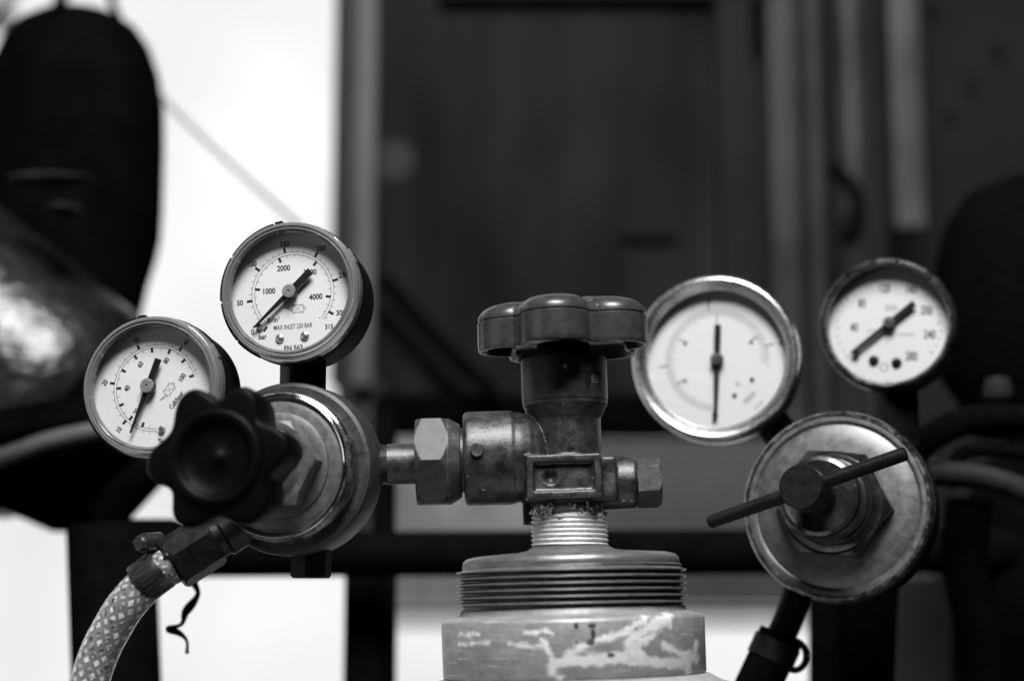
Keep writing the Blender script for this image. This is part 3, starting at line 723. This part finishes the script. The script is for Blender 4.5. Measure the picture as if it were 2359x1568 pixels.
def dial_gauge(label, F, roll):
    """clear-covered black plastic gauge; F: frame at the rim's front plane"""
    t = thing('pressure_gauge', label, 'pressure gauge', F, 'pressure gauges on the regulators')
    m_ = .001
    bm = B(); lathe(bm, [(0, -6.0 * m_), (23.2 * m_, -6.0 * m_), (23.6 * m_, -6.2 * m_), (24.9 * m_, -6.6 * m_), (25.1 * m_, -7.2 * m_), (25.1 * m_, -11 * m_), (24.7 * m_, -11.6 * m_), (24.3 * m_, -12 * m_), (24.0 * m_, -26 * m_), (22.6 * m_, -27.6 * m_), (0, -27.8 * m_)], F, 120)
    for a0_, a1_, rr0, zf in ((207, 226, 24.45, -1.6), (229, 262, 24.9, -3.0), (264, 300, 24.7, -2.4), (302, 344, 24.9, -2.6), (346, 352, 24.5, -1.8)): arcseg(bm, rr0 * m_, 25.35 * m_, -7 * m_, zf * m_, R(a0_), R(a1_), F)
    part('case', bm, 'black_plastic', t)
    bm = B(); lathe(bm, [(21.0 * m_, -.9 * m_), (21.5 * m_, -.35 * m_), (21.9 * m_, -.05 * m_), (22.2 * m_, -.35 * m_), (22.5 * m_, -.4 * m_), (22.9 * m_, .05 * m_), (23.4 * m_, 0), (23.8 * m_, -.35 * m_), (24.0 * m_, -.9 * m_), (24.3 * m_, -1.1 * m_), (24.5 * m_, -2.2 * m_), (24.5 * m_, -3.2 * m_), (24.7 * m_, -3.4 * m_), (24.8 * m_, -6.4 * m_), (23.8 * m_, -6.3 * m_), (23.4 * m_, -5.9 * m_), (22.6 * m_, -5.1 * m_), (21.9 * m_, -4.6 * m_), (21.0 * m_, -2.2 * m_), (21.0 * m_, -.9 * m_)], F, 120)
    for a_ in (-75, 30):
        A = F @ Matrix.Rotation(R(a_) , 4, 'Z'); box(bm, (24.75 * m_, 0, -4.6 * m_), (.9 * m_, 5.5 * m_, 2.4 * m_), A, .3 * m_, 2)
    part('clear_rim', bm, 'clear_rim', t)
    bm = B(); lathe(bm, [(0, -.55 * m_), (12 * m_, -.66 * m_), (21.2 * m_, -.95 * m_), (21.2 * m_, -1.7 * m_), (0, -1.4 * m_)], F, 96); part('window', bm, 'window', t)
    bm = B(); lathe(bm, [(0, -5.9 * m_), (22.4 * m_, -5.9 * m_), (22.4 * m_, -5.6 * m_), (0, -5.6 * m_)], F, 96); d = part('dial', bm, 'dial', t)
    return t, d
ZD = -.0056; ZI = ZD + .00003
# ---- upper gauge (inlet, bar / psi)
GA_YAW = R(9)
FA = facing(at_y(664, 667, -.013), GA_YAW, R(1))
t, d = dial_gauge('clear rimmed gauge reading about 0, marked MAX INLET 230 BAR, above the left regulator', FA, 0)
TA = R(3)
q = .03924e-3
def A(cx, cy): return ((cx - 703) * q / .95, -(cy - 690) * q)
bm = B()
ang = lambda bar: R(217.5 + .868 * bar)
RO, RI = 14.75e-3, 13.75e-3
arc(bm, RO, .00016, ang(0), ang(315), FA, ZI); arc(bm, RI, .00016, ang(0), ang(315), FA, ZI)
for b_ in range(0, 320, 10):
    a = ang(b_)
    if b_ % 50 == 0: tick(bm, a, RO - .0001, RO + .0020, .0009, FA, ZI + 2e-6)
    else: tick(bm, a, RO, RO + .0009, .00017, FA, ZI + 2e-6)
for p_ in range(0, 4601, 200):
    a = ang(p_ / 14.5)
    if p_ % 1000 == 0 and p_: tick(bm, a, RI + .0001, RI - .0018, .0009, FA, ZI + 2e-6)
    else: tick(bm, a, RI, RI - .0008, .00017, FA, ZI + 2e-6)
for s_, cx, cy, h in (('0', 362, 1032, 43), ('50', 243, 765, 43), ('100', 342, 414, 43), ('150', 625, 240, 43), ('200', 940, 290, 43), ('250', 1140, 540, 43), ('300', 1125, 878, 43), ('315', 1025, 1000, 38),
                      ('1000', 497, 665, 45), ('2000', 617, 460, 45), ('3000', 850, 505, 45), ('4000', 903, 728, 45), ('lb/in', 532, 926, 42), ('2', 587, 908, 22), ('bar', 451, 1076, 42), ('EN 562', 722, 1183, 42)):
    x, y = A(cx, cy); text(bm, s_, x, y, h * q * 1.1, FA, ZI + 4e-6, TA, .86)
x, y = A(713, 990); text(bm, 'MAX INLET 230 BAR', x, y, 42 * q, FA, ZI + 4e-6, TA, .66, .012)
x, y = A(752, 832); oilcan(bm, FA, ZI + 6e-6, x, y, 1.72e-3, TA)
part('dial_print', bm, 'ink', d, smooth=False)
for cx, cy in ((602, 1097), (818, 1080)):
    x, y = A(cx, cy); bm = B(); lathe(bm, [(0, ZD), (.0016, ZD), (.0015, ZD + .0005), (.0009, ZD + .0009), (0, ZD + .001)], FA @ Matrix.Translation((x, y, 0)), 24); part('rivet', bm, 'rivet', d)
x, y = A(425, 985); bm = B(); lathe(bm, [(0, ZD), (.0012, ZD), (.0012, ZD + .001), (.0008, ZD + .0014), (0, ZD + .0014)], FA @ Matrix.Translation((x, y, 0)), 24); part('stop_pin', bm, 'rivet', d)
hx, hy = A(690, 685)
needle_parts(t, FA @ Matrix.Translation((hx, hy, 0)), ZD + .0016, d, R(225.5), .0178, .0102, .0019, .0026, .0026, .0009)
bm = B(); Fs = Matrix.Translation(at_y(697, 900, .002)) @ Matrix.Rotation(R(24), 4, 'Z')
hgt = (at_y(697, 815, 0) - at_y(697, 900, 0)).z
box(bm, (0, 0, hgt / 2 - .001), (.0135, .0135, hgt + .004), Fs, .0012, 2); part('stem', bm, 'black_metal', t)
# ---- lower left gauge (flow)
FB = facing(at_y(345, 887, -.013), R(9), R(1))
t, d = dial_gauge('clear rimmed flow gauge with slanted figures, half hidden by the black knob', FB, 0)
q2 = .02803e-3
def Bp(cx, cy): return ((cx - 668) * q2 / .94, -(cy - 790) * q2)
TB = R(57)
bm = B()
kf = [(0, 176), (20, 219.5), (40, 270.5), (60, 324.7), (80, 379.4), (100, 433.4)]
def angf(f):
    for (a0, b0), (a1, b1) in zip(kf, kf[1:]):
        if f <= a1: return R(b0 + (b1 - b0) * (f - a0) / (a1 - a0))
    return R(kf[-1][1])
RO, RI = 15.1e-3, 14.2e-3
arc(bm, RO, .00016, angf(0), angf(100), FB, ZI); arc(bm, RI, .00016, angf(0), angf(100), FB, ZI)
for l_ in range(0, 48, 2):
    a = angf(l_ * 2.119)
    if l_ % 10 == 0 and l_: tick(bm, a, RO - .0001, RO + .0017, .0009, FB, ZI + 2e-6)
    else: tick(bm, a, RO, RO + .0009, .00017, FB, ZI + 2e-6)
for f_ in range(5, 101, 5):
    a = angf(f_)
    if f_ % 10 == 0: tick(bm, a, RI + .0001, RI - .0017, .0009, FB, ZI + 2e-6)
    else: tick(bm, a, RI, RI - .0009, .00017, FB, ZI + 2e-6)
for s_, cx, cy, h in (('0', 748, 1440, 62), ('10', 245, 1298, 62), ('20', 45, 712, 62), ('30', 410, 182, 62), ('40', 1018, 226, 62), ('20', 445, 1080, 62), ('40', 320, 790, 62), ('60', 470, 492, 62), ('80', 785, 452, 62), ('100', 985, 665, 62)):
    x, y = Bp(cx, cy); text(bm, s_, x, y, h * q2, FB, ZI + 4e-6, TB, .85)
x, y = Bp(925, 945); text(bm, 'Cuft/hour', x, y, 60 * q2, FB, ZI + 4e-6, R(55), .72)
x, y = Bp(835, 815); oilcan(bm, FB, ZI + 6e-6, x, y, 1.75e-3, TB)
part('dial_print', bm, 'ink', d, smooth=False)
x, y = Bp(770, 1305); bm = B(); lathe(bm, [(0, ZD), (.0012, ZD), (.0012, ZD + .001), (.0008, ZD + .0014), (0, ZD + .0014)], FB @ Matrix.Translation((x, y, 0)), 24); part('stop_pin', bm, 'rivet', d)
hx, hy = Bp(600, 775)
needle_parts(t, FB @ Matrix.Translation((hx, hy, 0)), ZD + .0016, d, R(199.5), .0172, .0100, .0019, .0024, .0027, .0009)
bm = B(); pB = FB @ Vector((0, 0, -.018)); dB = FB.to_3x3() @ Vector((math.sin(R(54)), -math.cos(R(54)), 0))
lathe(bm, [(0, .020), (.0068, .020), (.0068, .034), (0, .034)], along(pB, dB), 32); part('stem', bm, 'black_metal', t)

# ---- big chrome gauge (right regulator, out of focus)
def round_gauge(label, F, Rm, bezel_m, bez, dial_r, case_r, depth, chrome=True):
    t = thing('pressure_gauge', label, 'pressure gauge', F, 'pressure gauges on the regulators')
    bm = B(); lathe(bm, [(0, -.009), (case_r, -.009), (case_r, -depth), (case_r * .95, -depth - .002), (0, -depth - .002)], F, 96); part('case', bm, 'black_metal', t)
    bm = B(); lathe(bm, bez, F, 120); part('bezel', bm, bezel_m, t, angle=50)
    bm = B(); lathe(bm, [(0, -.0023), (dial_r, -.0026), (dial_r, -.0034), (0, -.0031)], F, 80); part('window', bm, 'window', t)
    bm = B(); lathe(bm, [(0, -.0086), (dial_r + .001, -.0086), (dial_r + .001, -.0078), (0, -.0078)], F, 96); d = part('dial', bm, 'dial', t)
    return t, d
YC = P(1645, 823, .69).y
FC = facing(P(1645, 822, .685), R(15), R(0))
Rm = .0342
t, d = round_gauge('large chrome rimmed gauge with needle pointing straight down', FC, Rm, 'chrome_satin',
    [(.0282, -.0080), (.0280, -.0036), (.0283, -.0034), (.0291, -.0025), (.0302, -.0015), (.0312, -.0008), (.0320, -.0005), (.0328, -.0008), (.0335, -.0018), (.0340, -.0032), (.0342, -.0052), (.0342, -.0105), (.0330, -.0115), (.0282, -.0115), (.0282, -.0080)], .0283, .0318, .030)
zi = -.0078 + .00004; q3 = .0451e-3
def Cp(cx, cy): return ((cx - 800) * q3 / .98, -(cy - 800) * q3)
bm = B(); arc(bm, .0202, .00028, R(183), R(455), FC, zi); arc(bm, .0192, .0002, R(183), R(455), FC, zi)
for k in range(47):
    a = R(183 + 272 * k / 46); tick(bm, a, .0192, .0178 if k % 5 else .0170, .0003, FC, zi + 2e-6); tick(bm, a + R(3), .0202, .0216, .00028, FC, zi + 2e-6)
for a in (240, 301, 1, 62): tick(bm, R(a), .0192, .0148, .0005, FC, zi + 3e-6)
for a in (265, 352, 76): tick(bm, R(a), .0202, .0240, .0006, FC, zi + 3e-6)
part('dial_print', bm, 'ink_grey', d, smooth=False)
bm = B()
for cx, cy, r_ in ((520, 637, 22), (513, 980, 20), (1105, 652, 21), (740, 255, 20), (1365, 668, 20)):
    x, y = Cp(cx, cy); lathe(bm, [(0, zi + 4e-6), (r_ * q3, zi + 4e-6), (r_ * q3, zi + 2e-5), (0, zi + 2e-5)], FC @ Matrix.Translation((x, y, 0)), 20); part('scale_dot', bm, 'ink_grey', d, smooth=False); bm = B()
bm.free()
bm = B()
for x0, y0, n_, hh_, st in ((1040, 1190, 7, 46, 19), (972, 1032, 2, 44, 20), (1130, 1245, 5, 24, 20)):       # unreadable slanted words
    for k in range(n_):
        cx, cy = x0 + k * st * .707, y0 - k * st * .707; dx, dy = -hh_ / 2 * .707, -hh_ / 2 * .707
        stroke(bm, [Cp(cx - dx, cy - dy), Cp(cx + dx, cy + dy)], 8 * q3, FC, zi + 4e-6)
part('dial_words', bm, 'ink_grey', d, smooth=False)
for cx, cy in ((1105, 990), (950, 1125)):
    x, y = Cp(cx, cy); bm = B(); lathe(bm, [(0, zi), (.0009, zi), (.0008, zi + .0004), (0, zi + .0005)], FC @ Matrix.Translation((x, y, 0)), 20); part('rivet', bm, 'ink', d)
hx, hy = Cp(806, 800)
needle_parts(t, FC @ Matrix.Translation((hx, hy, 0)), -.0062, d, R(182.5), .0232, .0142, .0024, .0026, .0027, .0008, 'steel_nut', tipw=.0006)
x, y = Cp(778, 1300); bm = B(); lathe(bm, [(0, zi), (.0011, zi), (.0011, zi + .002), (0, zi + .002)], FC @ Matrix.Translation((x, y, 0)), 20); part('stop_pin', bm, 'ink', d)
bm = B(); lathe(bm, [(0, .020), (.0075, .020), (.0075, .066), (0, .066)], along(FC @ Vector((0, 0, -.022)), FC.to_3x3() @ Vector((.62, -.78, 0))), 32); part('stem', bm, 'black_metal', t)
# ---- small dark gauge
FD = facing(P(2042, 743, .688), R(18), R(0))
t, d = round_gauge('small dark rimmed gauge with figures 40 to 280 above the right regulator', FD, .0274, M['bezel_dark'],
    [(.0240, -.0080), (.0239, -.0030), (.0243, -.0016), (.0255, -.0003), (.0264, -.0008), (.0271, -.0024), (.0274, -.005), (.0274, -.0110), (.0240, -.0112), (.0240, -.0080)], .0242, .0262, .028)
q4 = .03868e-3
def Dp(cx, cy): return ((cx - 750) * q4 / .98, -(cy - 775) * q4)
bm = B()
for s_, cx, cy in (('40', 400, 770), ('80', 490, 515), ('120', 730, 370), ('160', 1000, 392), ('200', 1140, 630), ('240', 1162, 885), ('280', 970, 1105)):
    x, y = Dp(cx, cy); text(bm, s_, x, y, 92 * q4, FD, zi, R(-5), .62, .02)
part('dial_figures', bm, 'ink', d, smooth=False)
bm = B()
for k in range(29):
    a = R(-125 + 250 * k / 28); tick(bm, a, .0212, .0202 if k % 4 else .0192, .0004, FD, zi + 2e-6)
for x0, y0, n_, hh_ in ((730, 580, 6, 70), (850, 868, 8, 34), (540, 812, 4, 30)):
    for k in range(n_): stroke(bm, [Dp(x0 + k * 21, y0 - hh_ / 2 + k * 2), Dp(x0 + k * 21 + 4, y0 + hh_ / 2 + k * 2)], 8 * q4, FD, zi + 3e-6)
x, y = Dp(690, 1210); arc(bm, .0016, .0004, 0, 2 * pi, FD @ Matrix.Translation((x, y, 0)), zi, 24)
part('dial_print', bm, 'ink_grey', d, smooth=False)
for cx, cy in ((590, 1135), (820, 1170)):
    x, y = Dp(cx, cy); bm = B(); lathe(bm, [(0, zi), (.0021, zi), (.0019, zi + .0007), (.0008, zi + .0012), (0, zi + .0012)], FD @ Matrix.Translation((x, y, 0)), 24); part('rivet', bm, 'black_metal', d)
hx, hy = Dp(765, 752)
needle_parts(t, FD @ Matrix.Translation((hx, hy, 0)), -.0062, d, R(233), .0195, .0128, .0020, .0026, .0026, .0008, 'steel_nut', tipw=.0008)
x, y = Dp(415, 1050); bm = B(); lathe(bm, [(0, zi), (.0013, zi), (.0013, zi + .002), (0, zi + .002)], FD @ Matrix.Translation((x, y, 0)), 20); part('stop_pin', bm, 'ink', d)
bm = B(); Fs = Matrix.Translation(FD @ Vector((0, 0, -.016))) @ Matrix.Rotation(R(20), 4, 'Z')
box(bm, (0, 0, -.036), (.015, .015, .026), Fs, .001, 2); part('stem', bm, 'black_metal', t)

# ================================================================== LEFT REGULATOR
FR = facing(at_y(640, 1072, -.0175), R(13), 0)
t = thing('gas_regulator', 'chrome banded regulator with big black scalloped knob, joined to the valve', 'regulator', FR)
m_ = .001
bm = B()
lathe(bm, [(0, -9 * m_), (28.2 * m_, -9 * m_), (29.4 * m_, -9.8 * m_), (29.8 * m_, -11 * m_), (29.8 * m_, -24 * m_), (28.5 * m_, -27 * m_), (22 * m_, -31 * m_), (0, -32 * m_)], FR, 96)
# neck towards the inlet
pin = at_y(905, 1068, .001); pbody = FR @ Vector((0.018, 0, -.018))
XD = (CY.to_3x3() @ Vector((1, 0, 0)))
Fi = along(at_y(872, 1069, .001), XD)
lathe(bm, [(0, -30 * m_), (12 * m_, -18 * m_), (9 * m_, -6 * m_), (7.4 * m_, -1 * m_), (6.9 * m_, 0), (0, 0)], Fi, 48)
part('body', bm, 'body_cast', t)
bm = B()
lathe(bm, [(0, -1.6 * m_), (24.6 * m_, -1.6 * m_), (25.2 * m_, -2.0 * m_), (25.6 * m_, -3.2 * m_), (25.9 * m_, -8.2 * m_), (25.6 * m_, -9.4 * m_), (0, -9.4 * m_)], FR, 120); part('clamp_band', bm, 'chrome_worn', t)
bm = B()
lathe(bm, [(0, .2 * m_), (20.6 * m_, .2 * m_), (21.8 * m_, -.2 * m_), (22.6 * m_, -.5 * m_), (23.1 * m_, .1 * m_), (23.6 * m_, .7 * m_), (24.1 * m_, .7 * m_), (24.5 * m_, .1 * m_), (24.6 * m_, -1.7 * m_), (0, -1.7 * m_)], FR, 120)
bon = part('bonnet', bm, 'disc', t, angle=50)
bm = B(); lathe(bm, [(23.15 * m_, .3 * m_), (23.45 * m_, .95 * m_), (23.9 * m_, 1.1 * m_), (24.35 * m_, .8 * m_), (24.6 * m_, .1 * m_), (24.3 * m_, -.4 * m_), (23.15 * m_, .3 * m_)], FR, 120); part('rolled_rim', bm, 'chrome', bon)
bm = B(); lathe(bm, [(18.2 * m_, .1 * m_), (18 * m_, .9 * m_), (16 * m_, 1.6 * m_), (14 * m_, 1.6 * m_), (14 * m_, 0)], FR, 96); hexnut(bm, 16.4 * m_, .8 * m_, 9.5 * m_, FR, rot=R(4), both=False)
lathe(bm, [(13 * m_, 9.0 * m_), (10.5 * m_, 10.4 * m_), (9.4 * m_, 12 * m_), (9.2 * m_, 30 * m_), (0, 30 * m_)], FR, 64)
part('bonnet_nut', bm, 'disc', t)
TIPS = [R(90 - a) for a in (-25, 23, 79, 145, 210, 263)]
def knob_r(th, rt, rv):
    c = [((th - a) % (2 * pi)) for a in TIPS]
    srt = sorted(TIPS, key=lambda a: (th - a) % (2 * pi))
    a0 = srt[0]; d0 = (th - a0) % (2 * pi); nxt = min(((b - a0) % (2 * pi)) or 9 for b in TIPS)
    f = d0 / nxt
    s = 1 - abs(math.sin(pi * f)) ** 2.3
    return rv + (rt - rv) * s
bm = B()
KC = Matrix.Translation(FR.to_3x3() @ Vector((.0002, -.0019, 0))) @ FR
rows = [(33, .50, None), (33.5, .84, None), (35, .92, None), (44, .985, None), (51, 1.0, None), (52.6, .99, None), (53.4, .955, None), (53.7, .90, None), (53.8, .6, None)]
polar(bm, [r[0] * m_ for r in rows], lambda th, k: min(knob_r(th, 23.6 * m_, 18.0 * m_) * rows[k][1], 99), KC, 180, caps=(True, False))
lathe(bm, [(15.4 * m_, 53.2 * m_), (15.4 * m_, 54.2 * m_), (14.6 * m_, 55.2 * m_), (13.6 * m_, 55.5 * m_), (12.4 * m_, 55.2 * m_), (11.4 * m_, 54.2 * m_), (10.8 * m_, 53.2 * m_), (2.6 * m_, 52.8 * m_), (2.0 * m_, 53.5 * m_), (0, 53.7 * m_)], KC, 96)
part('adjusting_knob', bm, 'knob', t, angle=60)
# inlet: threaded stub, pipe, union nut, nipple
bm = B(); Lp = lambda a, b: (b - a) * u
thread(bm, 42 * u, 46 * u, 0, 30 * u, 6.4 * u, Fi, 64, per=8); part('threaded_stub', bm, 'brass', t, angle=75)
bm = B(); lathe(bm, [(0, 18 * u), (43 * u, 18 * u), (46.5 * u, 22 * u), (46.5 * u, 100 * u), (0, 100 * u)], Fi, 56); part('inlet_pipe', bm, 'brass', t)
bm = B(); Fn = along(at_y(960, 1064.5, .001), XD); hexnut(bm, 111 * u, 0, 74 * u, Fn, rot=R(0) + R(2)); lathe(bm, [(0, 70 * u), (98 * u, 70 * u), (98 * u, 76 * u), (84 * u, 100 * u), (78 * u, 102 * u), (0, 102 * u)], Fn, 96); part('union_nut', bm, 'steel_nut', t, angle=25)
bm = B(); Fn2 = along(at_y(1025, 1061, .001), XD); lathe(bm, [(0, 0), (83 * u, 4 * u), (83 * u, 14 * u), (74 * u, 19 * u), (74 * u, 46 * u), (0, 46 * u)], Fn2, 72); part('nipple', bm, 'brass', t)
# outlet at lower left, plug below
pO = at_y(545, 1205, -.006); pN = at_y(392, 1303, -.012); dO = (pN - pO).normalized()
bm = B(); lathe(bm, [(0, -.022), (.0085, -.022), (.0085, .006), (.0075, .007), (.0075, .012), (0, .012)], along(pO, dO), 48); part('outlet_neck', bm, 'fitting', t)
bm = B(); hexnut(bm, .0098, .0095, .0255, along(pO, dO), rot=R(16)); part('outlet_nut', bm, 'fitting', t, angle=25)
bm = B(); pp = at_y(716, 1330, .002); hh = (at_y(716, 1225, .002) - pp).z
hexnut(bm, .0072, 0, .010, Matrix.Translation(pp), rot=R(20)); lathe(bm, [(0, .009), (.0066, .009), (.0066, hh), (0, hh)], Matrix.Translation(pp), 32); part('relief_plug', bm, 'black_metal', t, angle=25)

# ---- clear hose with clamp
HP = [(399, 1299, -.0125), (368, 1315, -.013), (328, 1350, -.013), (288, 1396, -.013), (258, 1445, -.012), (229, 1502, -.011), (205, 1575, -.010), (188, 1660, -.008), (178, 1780, -.004)]
hp = [at_y(*p) for p in HP]
bm = B(); tube(bm, hp, .0065, 40, uv=True, smooth=14); solo('clear_hose', bm, 'hose', 'clear braided hose running down from the left regulator outlet', 'hose', origin=hp[-1])
bm = B(); tube(bm, hp, .0035, 20, smooth=14)
t = thing('hose_clamp', 'slotted worm drive hose clamp round the clear hose end', 'hose clamp', Matrix.Translation(at_y(366, 1316, -.013)))
bm = B(); cpt = at_y(372, 1309, -.013); ad = (at_y(335, 1340, -.013) - at_y(392, 1298, -.013)).normalized()
Fc = along(cpt, ad)
def clampr(th, k): return .0072 if 0 < k < 3 else .0068
lathe(bm, [(.0067, -.0008), (.0071, -.0008), (.0073, -.0003), (.0073, .0086), (.0071, .009), (.0067, .009), (.0067, -.0008)], Fc, 72)
bnd = part('band', bm, 'clamp', t)
bm = B()
vd = (CAM - cpt).normalized()
for k in range(-2, 5):
    # slots: dark narrow bars let into the band
    lv = Fc.to_3x3().inverted() @ vd; a0 = math.atan2(lv.y, lv.x) + k * R(15) + R(4)
    A_ = Fc @ Matrix.Rotation(a0, 4, 'Z'); box(bm, (.0072, 0, .0048), (.0004, .0009, .0052), A_, .0001, 1)
part('slots', bm, 'ink', bnd)
bm = B(); ps = at_y(322, 1250, -.019); pe = at_y(372, 1246, -.010); ds = (pe - ps).normalized()
Fs = along(ps, ds)
lathe(bm, [(0, -.0006), (.0022, -.0006), (.0027, .0002), (.0027, .0022), (0, .0022)], Fs, 32)
scw = part('screw', bm, 'clamp', t)
bm = B(); box(bm, (0, 0, -.0007), (.0052, .0007, .0004), Fs @ Matrix.Rotation(R(12), 4, 'Z')); part('slot', bm, 'ink', scw)
bm = B(); lathe(bm, [(0, .0015), (.0031, .0015), (.0033, .002), (.0033, .0095), (0, .0095)], Fs, 32)
tube(bm, [at_y(345, 1243, -.013), at_y(368, 1248, -.013), at_y(384, 1268, -.0165), at_y(388, 1285, -.0185)], .0018, 10); part('screw_housing', bm, 'clamp', t)
# twisted strip hanging behind
bm = B(); Yt = .075
tube(bm, [at_y(436, 1300, Yt), at_y(444, 1335, Yt), at_y(456, 1362, Yt), at_y(448, 1382, Yt), at_y(428, 1408, Yt), at_y(418, 1436, Yt), at_y(388, 1447, Yt), at_y(412, 1456, Yt), at_y(430, 1474, Yt), at_y(431, 1504, Yt)], lambda s: .0017 * (1 - .55 * s) * (1 + .35 * math.sin(s * 19)), 12)
solo('twisted_strip', bm, 'dark_rubber', 'thin twisted black strip dangling behind the clear hose', 'strip', origin=at_y(431, 1504, Yt))

# ================================================================== RIGHT REGULATOR
FG = facing(P(1927, 1163, .64), R(24), R(4))
t = thing('gas_regulator', 'round disc faced regulator with T handle at the right', 'regulator', FG)
bm = B(); lathe(bm, [(0, -4 * m_), (35.6 * m_, -4 * m_), (36.0 * m_, -6 * m_), (35.4 * m_, -16 * m_), (33 * m_, -27 * m_), (24 * m_, -36 * m_), (0, -38 * m_)], FG, 96)
box(bm, (6 * m_, 0, -48 * m_), (34 * m_, 30 * m_, 30 * m_), FG, 4 * m_, 2)
part('body', bm, 'black_metal', t)
bm = B()
lathe(bm, [(0, 2.2 * m_), (17 * m_, 2.0 * m_), (24 * m_, 1.2 * m_), (30.2 * m_, .3 * m_), (30.9 * m_, -.2 * m_), (31.4 * m_, .0 * m_), (32 * m_, .8 * m_), (34.0 * m_, .9 * m_), (35.0 * m_, .5 * m_), (35.6 * m_, -.5 * m_), (35.8 * m_, -2.0 * m_), (35.8 * m_, -4.4 * m_), (0, -4.4 * m_)], FG, 144)
bon = part('bonnet', bm, 'disc', t, angle=50)
bm = B(); lathe(bm, [(33.6 * m_, .8 * m_), (34.1 * m_, 1.35 * m_), (34.9 * m_, 1.3 * m_), (35.6 * m_, .6 * m_), (35.95 * m_, -.5 * m_), (35.9 * m_, -1.6 * m_), (34 * m_, -1 * m_), (33.6 * m_, .8 * m_)], FG, 144); part('rolled_rim', bm, 'chrome_worn', bon)
bm = B(); hexnut(bm, 22.2 * m_, 1 * m_, 9.0 * m_, FG, rot=R(-6), both=False)
lathe(bm, [(19 * m_, 8.6 * m_), (17.2 * m_, 9.6 * m_), (15.8 * m_, 11.5 * m_), (15.2 * m_, 14 * m_), (15.0 * m_, 25.5 * m_), (14.4 * m_, 27 * m_), (13 * m_, 27.5 * m_), (11 * m_, 26.8 * m_), (9 * m_, 26.6 * m_), (0, 26.6 * m_)], FG, 96)
part('bonnet_nut', bm, 'nut_dark', t)
bm = B(); lathe(bm, [(0, 20 * m_), (6.2 * m_, 20 * m_), (6.2 * m_, 38 * m_), (7.7 * m_, 39 * m_), (7.8 * m_, 52.5 * m_), (7.4 * m_, 53 * m_), (0, 53 * m_)], FG, 56); part('screw_spindle', bm, 'black_metal', t)
bm = B(); Fb = FG @ Matrix.Translation((0, .0002, 46.0 * m_)) @ Matrix.Rotation(R(17.5), 4, 'Z')
Fx = Fb @ Matrix.Rotation(R(90), 4, 'Y')
lathe(bm, [(0, -37.2 * m_), (1.9 * m_, -37.2 * m_), (2.5 * m_, -36.4 * m_), (2.5 * m_, 36.4 * m_), (1.9 * m_, 37.2 * m_), (0, 37.2 * m_)], Fx, 32); part('t_bar', bm, 'black_metal', t)
# outlet hose below with clamp
hq = [at_y(1842, 1340, .085), at_y(1826, 1400, .085), at_y(1800, 1462, .085), at_y(1768, 1530, .085), at_y(1720, 1640, .085), at_y(1690, 1760, .085)]
bm = B(); tube(bm, hq[:4], .0058, 24); part('outlet_tail', bm, 'black_metal', t)
bm = B(); tube(bm, hq[2:], .0088, 28); solo('rubber_hose', bm, 'dark_rubber', 'black hose leaving the bottom of the right regulator with a ringed clamp', 'hose', 'rubber hoses behind the right regulator', origin=hq[-1])
t = thing('hose_clamp', 'dark ringed clamp on the black hose under the right regulator', 'hose clamp', Matrix.Translation(hq[3]))
bm = B(); dh = (hq[4] - hq[2]).normalized(); lathe(bm, [(.0086, -.004), (.0094, -.004), (.0094, .004), (.0086, .004), (.0086, -.004)], along(hq[3] - dh * .006, dh), 48); part('band', bm, 'black_metal', t)
bm = B(); pc_ = at_y(1830, 1508, .080)
ringp = [pc_ + Vector((.0046 * math.cos(a), 0, .0056 * math.sin(a))) for a in [2 * pi * k / 20 for k in range(21)]]
tube(bm, ringp, .0013, 10, smooth=0, cap=False); part('ring_eye', bm, 'black_metal', t)

for nm, pt in (('knob', KC @ Vector((0, 0, .0555))), ('T hub', FG @ Vector((0, 0, .053))), ('bar L', Fx @ Vector((0, 0, -.0372))), ('bar R', Fx @ Vector((0, 0, .0372))), ('A back', FA @ Vector((.024, 0, -.026))), ('B back', FB @ Vector((.024, 0, -.026))), ('sleeve', FG @ Vector((0, 0, .0265)))):
    print('PROJ', nm, [round(v, 3) for v in proj(pt)])
